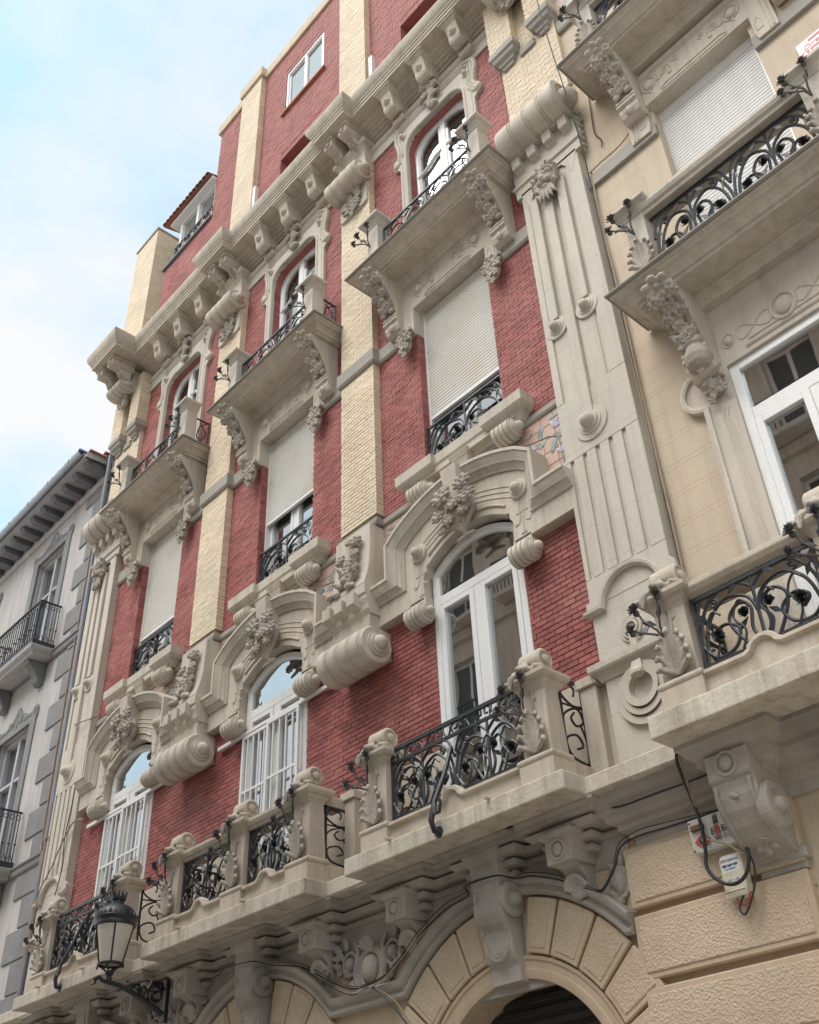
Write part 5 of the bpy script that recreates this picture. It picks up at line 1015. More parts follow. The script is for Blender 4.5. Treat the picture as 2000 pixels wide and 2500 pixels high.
# balconies of the end section
def end_balcony(dz, x, dd, low=False):
    o = put('balcony', me_slab3, B, (x, dd, dz)); put('balcony_edge', me_flash, o)
    for q in (-1.06, 1.05): put('console', me_con, o, (q, 0, 0)); put('carved_console_flowers', me_conf, o, (q, 0, 0))
    for q, k in ((-1.15, 0), (1.02, 1)):
        put('pedestal', me_ped3, o, (q, .46, 14.25)); put('iron_spray', (me_spray, me_spray2)[k], o, (q - .02, .60, 14.95)); put('carved_acanthus', me_acan, o, (q, .58, 14.12))
    MB().prismx([(.30, 15.18), (.56, 15.18), (.57, 15.22), (.60, 15.24), (.62, 15.28), (.62, 15.33), (.28, 15.35)], -1.05, .92).build('stone_handrail', 'stone', o, bevel=.006)
    m = MB(); barz(m, -1.02, .90, 15.16, .46, .014); barz(m, -1.02, .90, 14.33, .46, .012)
    panel(m, -1.02, -.06, 14.33, 15.15, .46, .018, True, 3); panel(m, -.06, .90, 14.33, 15.15, .46, .018, True, 9); m.build('railing', 'iron', o, smooth=60); return o
end_balcony(-4.32, 12.50, .05); end_balcony(.16, 12.55, .05)
m = MB()                         # vase and spray below the console
m.lathe([(0, -.12), (.09, -.12), (.13, -.08), (.15, 0), (.13, .09), (.10, .14), (.11, .17), (.13, .18), (.12, .2), (0, .2)], (11.46, .26, 8.86), 'z', 18)
for x, z, r in ((11.40, 8.58, .07), (11.52, 8.60, .06), (11.46, 8.50, .06), (11.56, 8.50, .06), (11.42, 8.42, .055)): flower(m, (x, .12, z), r, 5, .3, (0, 1, -.3), x * 7)
leaf(m, (11.48, .16, 8.68), (11.62, .18, 8.74), .05, .03); leaf(m, (11.46, .15, 8.66), (11.36, .15, 8.60), .05, .03); leaf(m, (11.46, .15, 8.66), (11.47, .15, 8.52), .05, .03); m.blob((11.46, .08, 8.6), (.1, .06, .14)); put('carved_vase', carve(m, 'vase', .0085, 1), B)
# first floor window of the end section and its stone frame
RW = RC + .03
m = MB(); rframe(m, RW - .79, RW + .67, 5.0, 8.78, .10, -.10, .015); m.box(RW - .69, RW + .57, -.08, .012, 8.02, 8.17).box(RW - .115, RW - .005, -.07, .010, 5.0, 8.02)
o = m.build('window', 'white_paint', B, bevel=.006)
for a, b in ((-.69, -.115), (-.005, .57)): m = MB(); rframe(m, RW + a, RW + b, 5.1, 8.02, .08, -.06, .022); m.build('casement', 'white_paint', o, bevel=.005); MB().box(RW + a + .08, RW + b - .08, -.034, -.03, 5.18, 7.94).build('pane', 'glass', o)
MB().box(RW - .69, RW + .57, -.034, -.03, 8.17, 8.68).build('pane', 'glass', o); put('room_interior', me_room1, o, (RW, 0, 0)); curtain(RW - .68, RW - .2, 5.1, 8.02, -.2, 7).build('curtain', 'curtain', o, smooth=60); curtain(RW + .0, RW + .4, 5.1, 8.02, -.22, 6).build('curtain', 'curtain', o, smooth=60); slats(8.2, 8.7, RW - .68, RW + .56, -.16, .03).build('inner_blind', 'shutter_white', o)
x0 = 11.30
bul = [(x0, 8.42)] + [(x0 + .02 + .24 * math.cos(math.radians(t)), 8.66 + .24 * math.sin(math.radians(t))) for t in range(265, 95, -17)] + [(x0 - .08, 8.92), (x0 - .08, 9.7)]
outer = [(x0, 5.0)] + bul; outer += [(2 * (RC - .03) - x, z) for x, z in reversed(outer)]
innr = [(RC - .76, 5.0), (RC - .76, 8.78), (RC + .70, 8.78), (RC + .70, 5.0)]
m = MB().prism(outer + innr[::-1], -.02, .05); m.sweep([(x0, 5.0)] + bul[:-2], [(-.03, .05), (-.03, .08), (.0, .09), (.03, .08), (.03, .0)])
for q in (.17, .22): tub2(m, [(x0 + q, 5.0), (x0 + q, 8.1), (x0 + q - .03, 8.2), (x0 + q, 8.32)], .052, .012)
tub2(m, [(RC - .5, 8.86), (RC + .5, 8.86)], .052, .02); tub2(m, [(RC - .45, 8.93), (RC + .45, 8.93)], .052, .012); m.build('window_surround', 'stone', B, smooth=35)
m = MB()
for x, s in ((RC - .03, 1.3), (RC - .66, .7), (RC + .6, .7)): m.blob((x, .05, 9.06), (.07 * s, .04, .085 * s), 12, 7); tub2(m, arc(x, 9.06, .10 * s, 0, 360, 18, .12 * s), .052, .014 * s, 6)
for x in (RC - .36, RC + .3):
    for s in (-1, 1): tub2(m, [(x + .2 * math.sin(t * PI / 8), 9.06 + s * .09 * math.sin(t * PI / 4)) for t in range(-4, 5)], .052, .009)
tag(m.build('relief_ornament', 'stone', B, smooth=50), kind='stuff')
# second floor of the end section: window head and lowered shutter
o = put('window_head', me_head, B, (RC + .02, 0, 0)); tag(put('relief_ornament', me_headorn, o), kind='stuff')
o = put('window', me_frame2, B, (RC, .06, 0)); put('shutter_box', me_box, o, (0, 0, -.14)); put('shutter_guide', me_guide, o)
slats(10.1, 13.22, -.75, .63, -.215, .056).build('roller_shutter', 'white_paint', o); put('room_interior', me_room2, o)
o = put('window', me_frame3, B, (RC, 0, .2)); [put('pane', q, o) for q in me_p3]; put('room_interior', me_room3, o)
# first floor balcony of the end section
o = put('balcony', slab(10.47, 16, .90, 4.95, 5.15), B); D2 = .80
for k, x in enumerate((10.80, 12.32, 13.9)): pedestal(o, x, D2, 5.15, k=k)
for a, b, s in ((10.99, 12.13, 21), (12.51, 13.71, 25)):
    parapet(o, a, b, D2, 5.15); railing(o, a, b, D2 - .10, 5.43, 6.08, False, s); MB().prismx([(.46, 6.06), (.70, 6.06), (.71, 6.10), (.75, 6.12), (.78, 6.16), (.78, 6.21), (.43, 6.23), (.43, 6.08)], a, b).build('stone_handrail', 'stone_warm', o, bevel=.006)
side_rail(o, 10.76, .05, D2 - .36, 5.36, 6.1)
# ------------------------------------------------------------------ neighbouring house on the left
N = thing('neighbouring_house', 'pale grey stucco house with grey quoins and deep eaves at the left edge', 'building', (-8, 0, 0))
def nb(m, name, mt, parent=None, **k): return m.tf(lambda x, d, z: (x + 8, d, z)).build(name, mt, parent or N, **k)
hs = []
for c, z0, z1 in ((-5.70, 12.5, 15.72), (-5.70, 7.85, 11.05), (-5.7, 3.4, 6.4), (-9.6, 12.5, 15.72), (-9.6, 7.85, 11.05), (-9.6, 3.4, 6.4)): hs.append((c - .72, c + .72, z0, z1))
m = MB(); wallpieces(m, -14, -2.78, 0, 16.9, -.4, 0, hs); nw = nb(m, 'wall', 'grey_stucco')
for z in (12.32, 7.68, 3.2): nb(MB().prismx([(-.02, z), (.05, z), (.07, z + .04), (.07, z + .12), (.10, z + .14), (.10, z + .18), (-.02, z + .19)], -14, -2.9), 'string_course', 'grey_quoin', bevel=.005)
z = .0; k = 0
qn = []
while z < 16.3:
    wd = 1.25 if k % 2 else .85; m = MB().box(-2.88 - wd, -2.88, -.01, .03, z + .01, z + .54); q = nb(m, 'quoin', 'grey_quoin', nw, bevel=.012); z += .555; k += 1
nb(MB().prismx([(-.02, 16.45), (.04, 16.45), (.06, 16.5), (.06, 16.62), (-.02, 16.63)], -14, -2.9), 'cornice_band', 'grey_stucco', bevel=.005)
nb(MB().box(-14, -3.25, -.2, .62, 16.86, 16.94), 'eave_soffit', 'soffit_grey')
x = -3.42; i = 0
while x > -14: nb(MB().prismx([(0, 16.86), (.52, 16.86), (.52, 16.78), (.46, 16.74), (.46, 16.70), (0, 16.68)], x - .10, x + .10), 'rafter_end', 'dark_wood', bevel=.012); x -= .555
nb(MB().lathe([(.085, -7.5), (.085, 3.25), (.07, 3.25), (.07, -7.5)], (-6.55, .70, 16.98), 'x', 12, 160, 380), 'gutter', 'zinc', smooth=40)
x = -3.8
while x > -13: nb(MB().tube([(x, .60, 17.06), (x, .62, 16.92), (x, .70, 16.885), (x, .79, 16.95), (x, .79, 17.02)], .010, 5), 'gutter_strap', 'soffit_grey'); x -= 1.05
rf = nb(MB().add([(-14, .62, 16.96), (-3.22, .62, 16.96), (-3.22, -5, 18.9), (-14, -5, 18.9)], [(0, 1, 2, 3)]).add([(-3.22, .62, 16.96), (-3.22, -5, 18.9), (-3.22, -5, 16.9), (-3.22, .0, 16.9)], [(0, 1, 2, 3)]), 'roof', 'terracotta')
me_bt = MB().lathe([(.07, 0), (.095, .0), (.085, -.5), (.06, -.5)], (0, 0, 0), 'd', 10, 0, 180).mesh('roof_tile', 'fringe_blue_tile', smooth=40)
for i in range(30): put('roof_tile', me_bt, rf, (-3.4 - i * .345 + 8, .74, 17.03), (math.radians(-0), 0, 0))
me_gt = MB().lathe([(.06, 0), (.09, .0), (.08, -.42), (.05, -.42)], (0, 0, 0), 'd', 10, 0, 180).mesh('roof_tile', 'terracotta', smooth=40)
for i in range(4): put('roof_tile', me_gt, rf, (-3.22 + 8, .55 - i * .36, 17.0 + i * .125))
nb(MB().prismx([(-.6, 16.86), (.60, 16.86), (.60, 16.98), (-.6, 17.36)], -3.30, -3.20), 'verge', 'grey_stucco')
def nwin(c, z0, z1):
    o = nb(MB().box(c - .72, c - .64, -.3, -.12, z0, z1).box(c + .64, c + .72, -.3, -.12, z0, z1).box(c - .64, c + .64, -.3, -.12, z1 - .1, z1).box(c - .05, c + .05, -.3, -.11, z0, z1 - .1).box(c - .64, c - .05, -.28, -.13, z1 - 1.05, z1 - .98).box(c + .05, c + .64, -.28, -.13, z1 - 1.05, z1 - .98), 'window', 'soffit_grey', bevel=.006)
    for a, b in ((c - .60, c - .09), (c + .09, c + .60)): nb(MB().box(a, b, -.22, -.216, z0 + .1, z1 - 1.05), 'pane', 'glass', o); nb(MB().box(a, b, -.22, -.216, z1 - .98, z1 - .1), 'pane', 'glass_sky', o)
    nb(room(c - .8, c + .8, z0, z1, -.41), 'room_interior', 'interior', o)
    L_ = [(c - .72, z0), (c - .72, z1), (c + .72, z1), (c + .72, z0), (c + .98, z0), (c + .98, z1 + .02), (c + 1.03, z1 + .12), (c + 1.03, z1 + .26), (c + .95, z1 + .36), (c + .84, z1 + .32), (c + .72, z1 + .26), (c + .5, z1 + .28), (c + .38, z1 + .36), (c + .24, z1 + .38), (c + .12, z1 + .50), (c + .03, z1 + .62)]
    pts = L_ + [(2 * c - x, zz) for x, zz in reversed(L_[4:])]
    s = nb(MB().prism(pts, -.02, .035), 'window_surround', 'grey_quoin', bevel=.006); m = MB()
    for sg in (-1, 1):
        tub2(m, arc(c + sg * .92, z1 + .24, .075, 0, 360, 14), .035, .014); tub2(m, [(c + sg * .75, z1 + .16), (c + sg * .6, z1 + .2), (c + sg * .45, z1 + .16), (c + sg * .32, z1 + .24), (c + sg * .2, z1 + .2), (c + sg * .1, z1 + .32)], .035, .016); tub2(m, arc(c + sg * .28, z1 + .27, .06, 0, 300, 12), .035, .014); tub2(m, [(c + sg * .04, z1 + .12), (c + sg * .1, z1 + .26), (c + sg * .03, z1 + .48)], .035, .015)
    nb(m, 'relief_scrolls', 'grey_quoin', s, smooth=50)
def nbal(c, z):
    o = nb(MB().sweep([(c - 1.18, 0), (c - 1.18, .40), (c + 1.18, .40), (c + 1.18, 0)], [(-.3, z - .16), (.06, z - .16), (.08, z - .10), (.14, z - .07), (.16, z - .04), (.17, z + .02), (-.3, z + .02)], plan=True).box(c - 1, c + 1, 0, .3, z - .15, z + .01), 'balcony', 'grey_stucco', bevel=.005)
    m = MB(); x0, x1, d = c - 1.25, c + 1.25, .50; zt = z + 1.10
    m.box(x0, x1, d - .02, d + .02, zt, zt + .03).box(x0, x1, d - .02, d + .02, z + .06, z + .16)
    for s in (x0, x1): m.box(s - .02, s + .02, .02, d, zt, zt + .03).box(s - .02, s + .02, .02, d, z + .06, z + .16).box(s - .02, s + .02, d - .02, d + .02, z + .05, zt)
    n = 20
    for i in range(n + 1):
        x = x0 + (x1 - x0) * i / n; m.box(x - .009, x + .009, d - .009, d + .009, z + .15, zt); m.blob((x, d, z + .48 + .06 * (i % 2)), (.028,) * 3, 6, 4)
        if i < n: tub2(m, arc(x + (x1 - x0) / n / 2, zt - .09, .05, 0, 360, 9), d, .009, 4); iron_curve(m, [(x, z + .17), (x + .05, z + .3), (x + .1, z + .22), (x + .06, z + .18)], d, .01, 4)
    for s in (x0, x1):
        for i in range(4):
            q = .06 + i * .12; m.box(s - .008, s + .008, q - .008, q + .008, z + .15, zt); m.blob((s, q, z + .5), (.026,) * 3, 6, 4); m.tube([(s, q + .03 + .045 * math.cos(t), zt - .09 + .045 * math.sin(t)) for t in [k * PI / 4 for k in range(9)]], .009, 4); m.tube([(s, q, z + .17), (s, q + .05, z + .3), (s, q + .1, z + .22)], .01, 4)
    nb(m, 'railing', 'iron', o, smooth=60)
    for s in (-.85, .85): nb(MB().prismx([(0, z - .16), (.42, z - .16), (.42, z - .24), (.34, z - .30), (.24, z - .42), (.18, z - .52), (.16, z - .62), (.08, z - .68), (0, z - .66)], c + s - .12, c + s + .12), 'bracket', 'grey_quoin', o, bevel=.02)
for c in (-5.70, -9.6):
    for z0, z1 in ((12.5, 15.72), (7.85, 11.05), (3.4, 6.4)): nwin(c, z0, z1); nbal(c, z0)
# drainpipes between the houses
tag(MB().tube([(-3.02, .11, 17.0), (-3.03, .11, 14.7), (-2.95, .12, 13.4), (-2.90, .12, 11.0), (-2.84, .12, 8.5), (-2.86, .12, 5.0), (-2.86, .12, 0.05)], .05, 8).build('drainpipe', 'blue_pipe', smooth=40), 'blue grey drainpipe running down beside the left end pilaster', 'drainpipe')
tag(MB().tube([(-3.16, .06, 17.0), (-3.12, .06, 13.4), (-3.05, .06, 9.0), (-3.02, .06, 4.0), (-3.0, .06, .05)], .05, 8).build('drainpipe', 'cable_tan', smooth=40), 'rusty brown drainpipe left of the blue grey one', 'drainpipe')
# ------------------------------------------------------------------ wall lantern
LX, LD = 2.03, 1.06
lamp = thing('wall_lantern', 'black wall lantern with crown top and frosted glass on a scrolled iron bracket', 'street lamp', (LX, .05, 4.5))
def lb(m, name, mt, **k): return m.tf(lambda x, d, z: (x - LX, d - .05, z - 4.5)).build(name, mt, lamp, **k)
nS = 5
lb(MB().lathe([(.145, 4.86), (.245, 5.32)], (LX, LD, 0), 'z', 24).lathe([(0.0, 4.865), (.143, 4.865)], (LX, LD, 0), 'z', 24), 'glass_body', 'lamp_glass', smooth=50)
m = MB()
for i in range(nS): a = 2 * PI * i / nS + 4.25; c, s = math.cos(a), math.sin(a); m.tube([(LX + .148 * c, LD + .148 * s, 4.85), (LX + .25 * c, LD + .25 * s, 5.33)], .011, 5)
m.lathe([(.125, 4.845), (.165, 4.845), (.17, 4.865), (.15, 4.88), (.125, 4.87), (.125, 4.845)], (LX, LD, 0), 'z', 24)
m.lathe([(.245, 5.31), (.265, 5.32), (.27, 5.35), (.262, 5.37), (.275, 5.39), (.285, 5.42), (.272, 5.44), (.24, 5.44)], (LX, LD, 0), 'z', 28); lb(m, 'frame', 'iron', smooth=35)
lb(MB().lathe([(.265, 5.43), (.25, 5.48), (.20, 5.545), (.13, 5.58), (.085, 5.59), (.08, 5.60), (.08, 5.64), (.095, 5.65), (.10, 5.67), (.09, 5.68), (0, 5.68)], (LX, LD, 0), 'z', 28), 'dome', 'iron', smooth=40)
m = MB()
for i in range(24):
    a = 2 * PI * i / 24; c, s = math.cos(a), math.sin(a); h = .055 if i % 3 == 0 else .035; t = (-s, c)
    m.add([(LX + .28 * c - t[0] * .034, LD + .28 * s - t[1] * .034, 5.43), (LX + .28 * c + t[0] * .034, LD + .28 * s + t[1] * .034, 5.43), (LX + .275 * c, LD + .275 * s, 5.43 + h * 1.3), (LX + .265 * c - t[0] * .034, LD + .265 * s - t[1] * .034, 5.43), (LX + .265 * c + t[0] * .034, LD + .265 * s + t[1] * .034, 5.43), (LX + .262 * c, LD + .262 * s, 5.43 + h * 1.3)], [(0, 1, 2), (3, 5, 4), (0, 3, 4, 1), (1, 4, 5, 2), (2, 5, 3, 0)])
for i in range(12):
    a = 2 * PI * i / 12; c, s = math.cos(a), math.sin(a); t = (-s * .028, c * .028); r0, r1 = .09, .115
    m.add([(LX + r0 * c - t[0], LD + r0 * s - t[1], 5.66), (LX + r0 * c + t[0], LD + r0 * s + t[1], 5.66), (LX + r1 * c, LD + r1 * s, 5.765), (LX + (r0 - .012) * c - t[0], LD + (r0 - .012) * s - t[1], 5.66), (LX + (r0 - .012) * c + t[0], LD + (r0 - .012) * s + t[1], 5.66), (LX + (r1 - .012) * c, LD + (r1 - .012) * s, 5.765)], [(0, 1, 2), (3, 5, 4), (0, 3, 4, 1), (1, 4, 5, 2), (2, 5, 3, 0)])
lb(m, 'crown', 'iron')
m = MB().lathe([(0, 4.66), (.035, 4.66), (.04, 4.70), (.03, 4.72), (.055, 4.75), (.05, 4.78), (.03, 4.79), (0, 4.79)], (LX, LD, 0), 'z', 14)
for i in range(4): a = PI / 4 + PI / 2 * i; c, s = math.cos(a), math.sin(a); m.tube([(LX + .04 * c, LD + .04 * s, 4.77), (LX + .07 * c, LD + .07 * s, 4.80), (LX + .11 * c, LD + .11 * s, 4.83), (LX + .15 * c, LD + .15 * s, 4.85), (LX + .17 * c, LD + .17 * s, 4.83), (LX + .165 * c, LD + .165 * s, 4.81)], .013, 5)
lb(m, 'base', 'iron', smooth=40)
m = MB().tube([(LX, LD + .10, 4.66), (LX, LD, 4.655), (LX, .9, 4.63), (LX, .72, 4.57), (LX, .55, 4.50), (LX, .38, 4.42), (LX, .26, 4.36)], [.02, .03, .03, .032, .034, .036, .036], 7)
m.tube([(LX, LD + .08, 4.665), (LX, LD + .14, 4.70), (LX, LD + .19, 4.67), (LX, LD + .18, 4.63), (LX, LD + .23, 4.60)], [.022, .03, .03, .022, .01], 6)
sp = [(LX, .38 + (.13 - .0062 * i) * math.cos(i * .42 + .4), 4.57 + (.13 - .0062 * i) * math.sin(i * .42 + .4)) for i in range(19)]; m.tube(sp, [.028 - .0006 * i for i in range(19)], 6)
m.tube([(LX, .58, 4.52), (LX, .62, 4.60), (LX, .56, 4.66), (LX, .50, 4.62)], [.022, .022, .022, .014], 6); m.tube([(LX, .75, 4.6), (LX, .70, 4.67), (LX, .62, 4.67), (LX, .60, 4.62)], [.02, .022, .02, .012], 6); m.tube([(LX, .51, 4.58), (LX, .44, 4.72), (LX, .30, 4.72), (LX, .26, 4.64)], [.022, .03, .03, .02], 6)
for q in range(7): leaf(m, (LX, .5 + .05 * q, 4.50 + .03 * q), (LX, .5 + .05 * q - .02, 4.58 + .02 * q), .022, .016, nrm=(1, 0, 0))
lb(m, 'bracket', 'iron', smooth=50)
lb(MB().box(LX - .03, LX + .03, .18, .24, 4.26, 4.78), 'wall_plate', 'iron', bevel=.01)
# ------------------------------------------------------------------ lettering helper
def text(s, size, x, d, z, mt, parent, name='lettering', bold=0.0, shear=0, align='LEFT'):
    cu = bpy.data.curves.new('t', 'FONT'); cu.body = s; cu.size = size; cu.extrude = .0015; cu.offset = bold; cu.shear = shear; cu.align_x = align
    o = bpy.data.objects.new('t', cu); col.objects.link(o); dg = bpy.context.evaluated_depsgraph_get(); dg.update(); me = bpy.data.meshes.new_from_object(o.evaluated_get(dg)); bpy.data.objects.remove(o)
    me.transform(Matrix.Rotation(PI / 2, 4, 'X')); me.materials.clear(); me.materials.append(MATS[mt]); return put(name, me, parent, (x, d, z))
# alarm box
ab = thing('alarm_box', 'white burglar alarm box with red eye and EBER lettering under the scroll console', 'alarm box', (10.24, .14, 4.22))
m = MB().taper((0, .47, 0, .09), (0, .47, 0, .11), 0, .27); m.build('casing', 'box_white', ab, bevel=.012, seg=2)
MB().box(.03, .15, .09, .135, .17, .215).build('lamp_block', 'print_brown', ab, bevel=.006)
me_sc = MB().lathe([(0, .112), (.009, .112), (.009, .1)], (0, 0, 0), 'd', 8).mesh('screw', 'print_brown')
for x, z in ((.02, .02), (.02, .245), (.45, .02), (.45, .245)): put('screw', me_sc, ab, (x, .002, z))
MB().prism([(.035 + .15 * i / 12, .085 + .045 * math.sin(PI * i / 12)) for i in range(13)] + [(.185 - .15 * i / 12, .085 - .045 * math.sin(PI * i / 12)) for i in range(1, 12)], .09, .106).build('printed_eye', 'print_red', ab)
MB().lathe([(0, .1085), (.03, .1085), (.03, .09)], (.11, 0, .085), 'd', 16).build('printed_pupil', 'print_dark', ab); MB().lathe([(0, .110), (.010, .110), (.010, .1)], (.113, 0, .092), 'd', 10).build('printed_glint', 'print_white', ab)
text('E', .075, .20, .111, .105, 'print_dark', ab); text('B', .10, .236, .111, .10, 'print_red', ab, bold=.002); text('ER', .075, .30, .111, .105, 'print_dark', ab); text('900 312', .045, .225, .109, .055, 'print_dark', ab)
for i in range(7): MB().box(.24, .285, .10, .1115, .185 + i * .011, .190 + i * .011).build('vent_slot', 'print_dark', ab)
# telecom box
tb = thing('telecom_box', 'cream telecom junction box with blue print and A7-110 label below the alarm box', 'junction box', (10.44, .14, 3.85))
m = MB().prism([(.0, 0), (.2, 0), (.205, .26), (.18, .30), (.03, .30), (.0, .27)], 0, .09); m.build('casing', 'box_cream', tb, bevel=.014, seg=2)
m = MB()
for i in range(12): m.box(.186, .203, .02, .085, .08 + i * .016, .087 + i * .016)
m.build('ribbed_side', 'box_cream', tb); MB().box(.0, .20, .0, .10, -.03, .03).build('cable_skirt', 'box_cream', tb, bevel=.006)
for i in range(9): MB().box(.01 + i * .02, .024 + i * .02, .09, .1015, .012, .018).build('slot', 'print_dark', tb)
MB().box(.02, .175, .08, .0915, .165, .29).build('sticker', 'print_white', tb); MB().box(.05, .15, .08, .0915, .088, .12).build('label_strip', 'print_white', tb)
text('TM DIGITAL', .026, .036, .093, .245, 'print_blue', tb); text('958 049 999', .027, .026, .093, .205, 'print_blue', tb, bold=.0012); text('www.tmdigital.es', .015, .04, .093, .183, 'print_blue', tb); text('A7-110', .032, .053, .093, .092, 'print_dark', tb)
MB().lathe([(.006, .0915), (.006, .0935), (.010, .0935), (.010, .0915)], (.028, 0, .253), 'd', 14).build('printed_ring', 'print_red', tb)
# estate agent's board
sg = thing('letting_board', 'white and red letting sign on the stucco wall at the upper right', 'sign', (13.44, .01, 11.90))
MB().box(0, .95, 0, .02, 0, .42).build('board', 'print_white', sg, bevel=.004); MB().box(0, .95, .019, .0215, .115, .235).build('red_band', 'print_red', sg)
text('Alqui', .13, .02, .023, .125, 'print_white', sg, bold=.004); text('Direct', .10, .06, .0215, .255, 'print_red', sg, shear=.3); MB().box(.14, .32, .019, .0215, .345, .385).build('logo_bar', 'print_red', sg)
for x in (.06, .24, .42): MB().prism([(x, .03), (x + .10, .05), (x + .12, .09), (x + .03, .07)], .019, .0215).build('small_print', 'print_dark', sg)
# ------------------------------------------------------------------ cables
def cable(pts, r, mt, label, n=5):
    q = [pts[0]] + list(pts) + [pts[-1]]; P = []
    for i in range(1, len(q) - 2):
        for k in range(5):
            t = k / 5; P.append(tuple(.5 * ((2 * q[i][j]) + (q[i + 1][j] - q[i - 1][j]) * t + (2 * q[i - 1][j] - 5 * q[i][j] + 4 * q[i + 1][j] - q[i + 2][j]) * t * t + (3 * q[i][j] - q[i - 1][j] - 3 * q[i + 1][j] + q[i + 2][j]) * t ** 3) for j in range(3)))
    P.append(pts[-1]); return tag(MB().tube(P, r, n).build('cable', mt, smooth=60), label, 'cable')
A_ = [(2.5, .2, 4.62), (3.2, .22, 4.60), (3.7, .40, 4.58), (4.25, .40, 4.55), (4.40, .24, 4.50), (4.94, .22, 4.38), (5.4, .22, 4.17), (5.85, .24, 3.99), (6.17, .24, 3.98), (6.46, .24, 4.03), (6.7, .24, 4.14), (6.93, .23, 4.29), (7.31, .22, 4.46), (7.64, .22, 4.52), (7.8, .40, 4.54), (8.2, .40, 4.54), (8.28, .24, 4.52), (8.47, .22, 4.5), (8.76, .22, 4.40), (9.03, .2, 4.27), (9.2, .2, 4.19), (9.28, .2, 4.2), (9.42, .2, 4.34), (9.51, .2, 4.49), (9.72, .2, 4.53), (10.0, .2, 4.52), (10.33, .2, 4.51), (10.6, .2, 4.50)]
cable(A_, .008, 'cable', 'thick black cable following the mouldings over the ground floor arches', 6)
cable([(x, d + .02, z + .02 + .02 * math.sin(i)) for i, (x, d, z) in enumerate(A_[4:])], .005, 'cable', 'thin black cable strapped along the thick one over the arches')
cable([(x, d + .02, z - .03 + .02 * math.cos(i * 1.3)) for i, (x, d, z) in enumerate(A_[5:13])], .007, 'cable_tan', 'tan cable bundled above the carved cartouche')
cable([(4.97, .25, 4.37), (5.42, .25, 4.13), (5.87, .25, 3.93), (6.2, .25, 3.94), (6.47, .24, 3.76), (6.62, .22, 3.6), (6.76, .2, 3.44)], .010, 'cable', 'black cable dropping from the arch valley towards the street')
cable([(6.2, .25, 3.96), (6.50, .22, 3.78), (6.68, .2, 3.58), (6.85, .2, 3.40)], .007, 'cable_tan', 'tan cable hanging beside the black one at the arch valley')
cable([(10.66, .45, 17.2), (10.68, .45, 16.31), (10.72, .44, 15.37), (10.74, .40, 14.66), (10.74, .34, 13.99), (10.70, .2, 13.4), (10.64, .1, 13.05), (10.62, .07, 12.78), (10.62, .07, 11.75), (10.62, .06, 10.38), (10.62, .05, 8.9), (10.61, .05, 7.6), (10.61, .05, 6.5)], .009, 'cable', 'black cable running down the seam beside the right end pilaster')
cable([(10.66, .05, 13.04), (10.62, .05, 12.0), (10.64, .05, 10.8), (10.63, .05, 9.0), (10.63, .05, 7.5), (10.62, .05, 6.6)], .014, 'cable_tan', 'tan cable beside the black one on the right end pilaster')
cable([(10.88, .03, 14.64), (10.86, .03, 14.27), (10.83, .03, 13.76), (10.9, .03, 13.51), (10.88, .03, 13.37)], .008, 'cable', 'loose dark wire end dangling on the stucco below the upper right balcony')
cable([(10.64, .07, 13.02), (10.81, .06, 13.06), (11.15, .07, 13.06), (11.5, .08, 13.20), (11.64, .09, 13.15)], .009, 'cable_tan', 'thin tan wire crossing the grey band to the shuttered window')
cable([(10.55, .62, 4.96), (10.46, .56, 4.86), (10.40, .36, 4.61), (10.41, .32, 4.41), (10.39, .30, 4.2), (10.37, .30, 4.1), (10.40, .30, 4.01), (10.5, .30, 3.92), (10.61, .30, 3.9), (10.70, .30, 3.95), (10.75, .30, 4.06), (10.74, .28, 4.2)], .015, 'cable', 'thick black cable looping in front of the cream junction box', 8)
cable([(10.57, .60, 4.96), (10.48, .54, 4.87), (10.40, .32, 4.51), (10.41, .29, 4.31), (10.48, .28, 4.26), (10.59, .28, 4.2), (10.69, .28, 4.11), (10.75, .28, 4.11)], .010, 'cable_tan', 'thin grey wire crossing in front of the alarm box')
cable([(10.61, .22, 3.85), (10.55, .25, 3.74), (10.58, .25, 3.68), (10.64, .25, 3.74), (10.72, .25, 3.87), (10.75, .25, 4.01), (10.72, .25, 4.12)], .009, 'cable', 'thin black wire loop hanging below the cream junction box')
cable([(10.52, .2, 3.85), (10.53, .22, 3.77), (10.60, .22, 3.76), (10.66, .22, 3.84)], .007, 'print_red', 'short reddish wire under the cream junction box')
cable([(9.58, .33, 4.79), (9.74, .335, 4.77), (10.06, .335, 4.77), (10.4, .335, 4.765), (10.62, .335, 4.77)], .008, 'cable', 'thin dark wire along the moulding above the rusticated pier')
cable([(-1.31, .2, 7.90), (-1.69, .2, 7.95), (-2.02, .2, 7.67), (-2.31, .2, 7.29), (-2.59, .2, 7.03), (-2.66, .2, 6.47), (-2.7, .2, 5.3)], .012, 'cable_tan', 'tan cable hanging across the foot of the left end pilaster')
cable([(-1.80, .22, 8.63), (-1.86, .2, 8.27), (-1.93, .2, 7.76), (-1.85, .2, 7.2), (-1.95, .2, 6.79)], .009, 'cable', 'dark twisted wire down the left end pilaster')
cable([(-2.32, .2, 9.98), (-1.91, .2, 9.91), (-1.65, .1, 9.92), (-1.26, .1, 9.80), (-1.0, .12, 9.76)], .008, 'cable', 'thin wire across the left end pilaster above the big boss')
cable([(-3.30, .05, 16.6), (-3.36, .05, 14.0), (-3.30, .05, 10.0), (-3.2, .06, 8.0), (-2.9, .15, 7.97), (-2.7, .17, 8.0)], .014, 'cable_tan', 'tan cable running down the grey quoins of the left house')
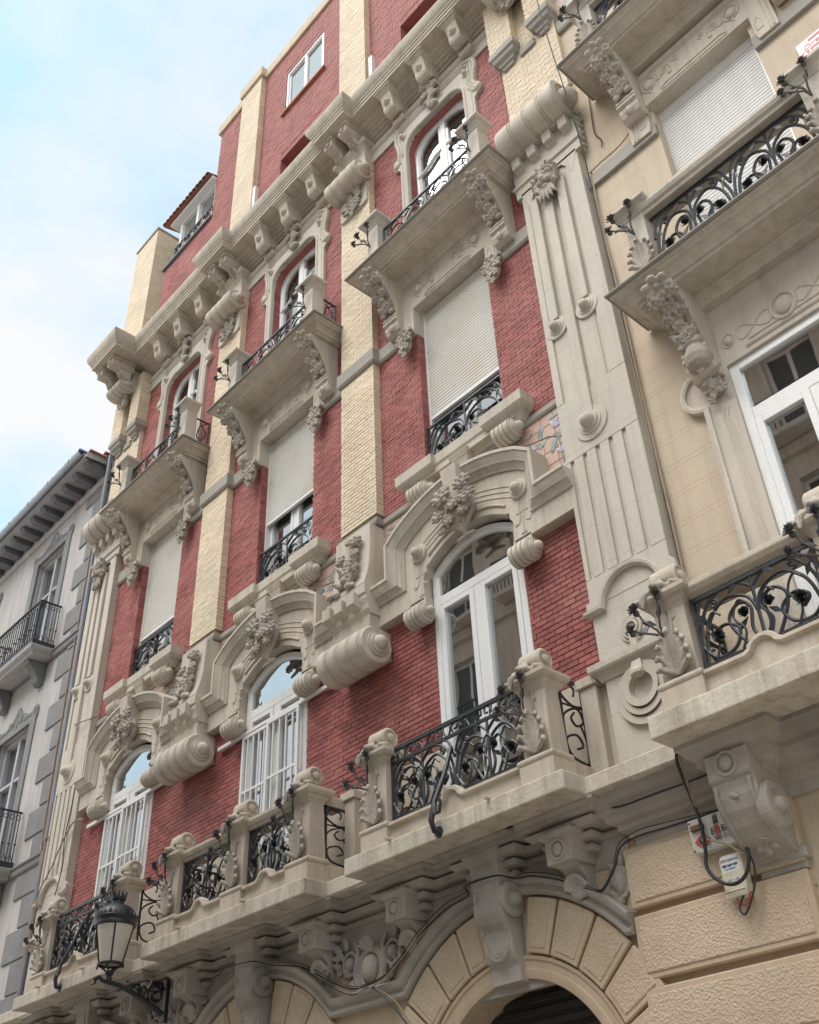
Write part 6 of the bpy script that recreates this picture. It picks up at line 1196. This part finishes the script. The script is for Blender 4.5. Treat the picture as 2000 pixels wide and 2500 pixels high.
# ------------------------------------------------------------------ house across the street (seen mirrored in the panes)
O = thing('house_across_street', 'pale stone house across the street with rows of balconies, seen mirrored in the window panes', 'building', (8, 11.6, 0))
def ob(m, name, mt, parent=None, **k): return m.tf(lambda x, d, z: (x - 8, d - 11.2, z)).build(name, mt, parent or O, **k)
hs = []
for i in range(5):
    for z0 in (1.0, 5.2, 9.2, 13.0, 16.8): hs.append((-4.1 + i * 2.9, -2.8 + i * 2.9, z0 - (.9 if z0 < 2 else 0), z0 + 2.7))
m = MB(); wallpieces(m, -5.2, 9.6, 0, 19.7, 11.2, 11.6, hs); ow = ob(m, 'wall', 'stone_warm')
for z in (4.7, 8.7, 12.5, 16.3): ob(MB().box(-5.2, 9.6, 11.05, 11.25, z, z + .3), 'string_course', 'stone', bevel=.02)
ob(MB().box(-5.4, 9.8, 10.5, 11.4, 19.6, 20.0), 'cornice', 'stone', bevel=.05); ob(MB().box(-5.2, 9.6, 11.9, 12.0, 0, 19.6), 'dark_rooms', 'interior')
for h in hs:
    if h[2] < 4: continue
    c = (h[0] + h[1]) / 2; ob(MB().box(h[0], h[1], 11.4, 11.45, h[2], h[3]), 'window', 'white_paint'); ob(MB().box(h[0] + .1, c - .06, 11.38, 11.40, h[2] + .1, h[3] - .1).box(c + .06, h[1] - .1, 11.38, 11.40, h[2] + .1, h[3] - .1), 'window_glass', 'interior')
    o = ob(MB().box(c - 1.05, c + 1.05, 10.55, 11.2, h[2] - .18, h[2]), 'balcony', 'stone', bevel=.03); m = MB().box(c - 1.0, c + 1.0, 10.6, 10.64, h[2] + .95, h[2] + 1.0)
    for k in range(15): x = c - .98 + k * .14; m.box(x - .012, x + .012, 10.61, 10.63, h[2], h[2] + .95)
    ob(m, 'railing', 'iron', o)

L2 = tag(MB().box(9.7, 26, 11.6, 16, 0, 6.5).box(9.6, 26, 11.4, 16, 6.5, 6.8).build('low_house', 'grey_stucco', bevel=.03), 'unseen low plain stucco house added across the street, kept low to let light in', 'building')  # added unseen house, kept low so more light reaches the lower right wall
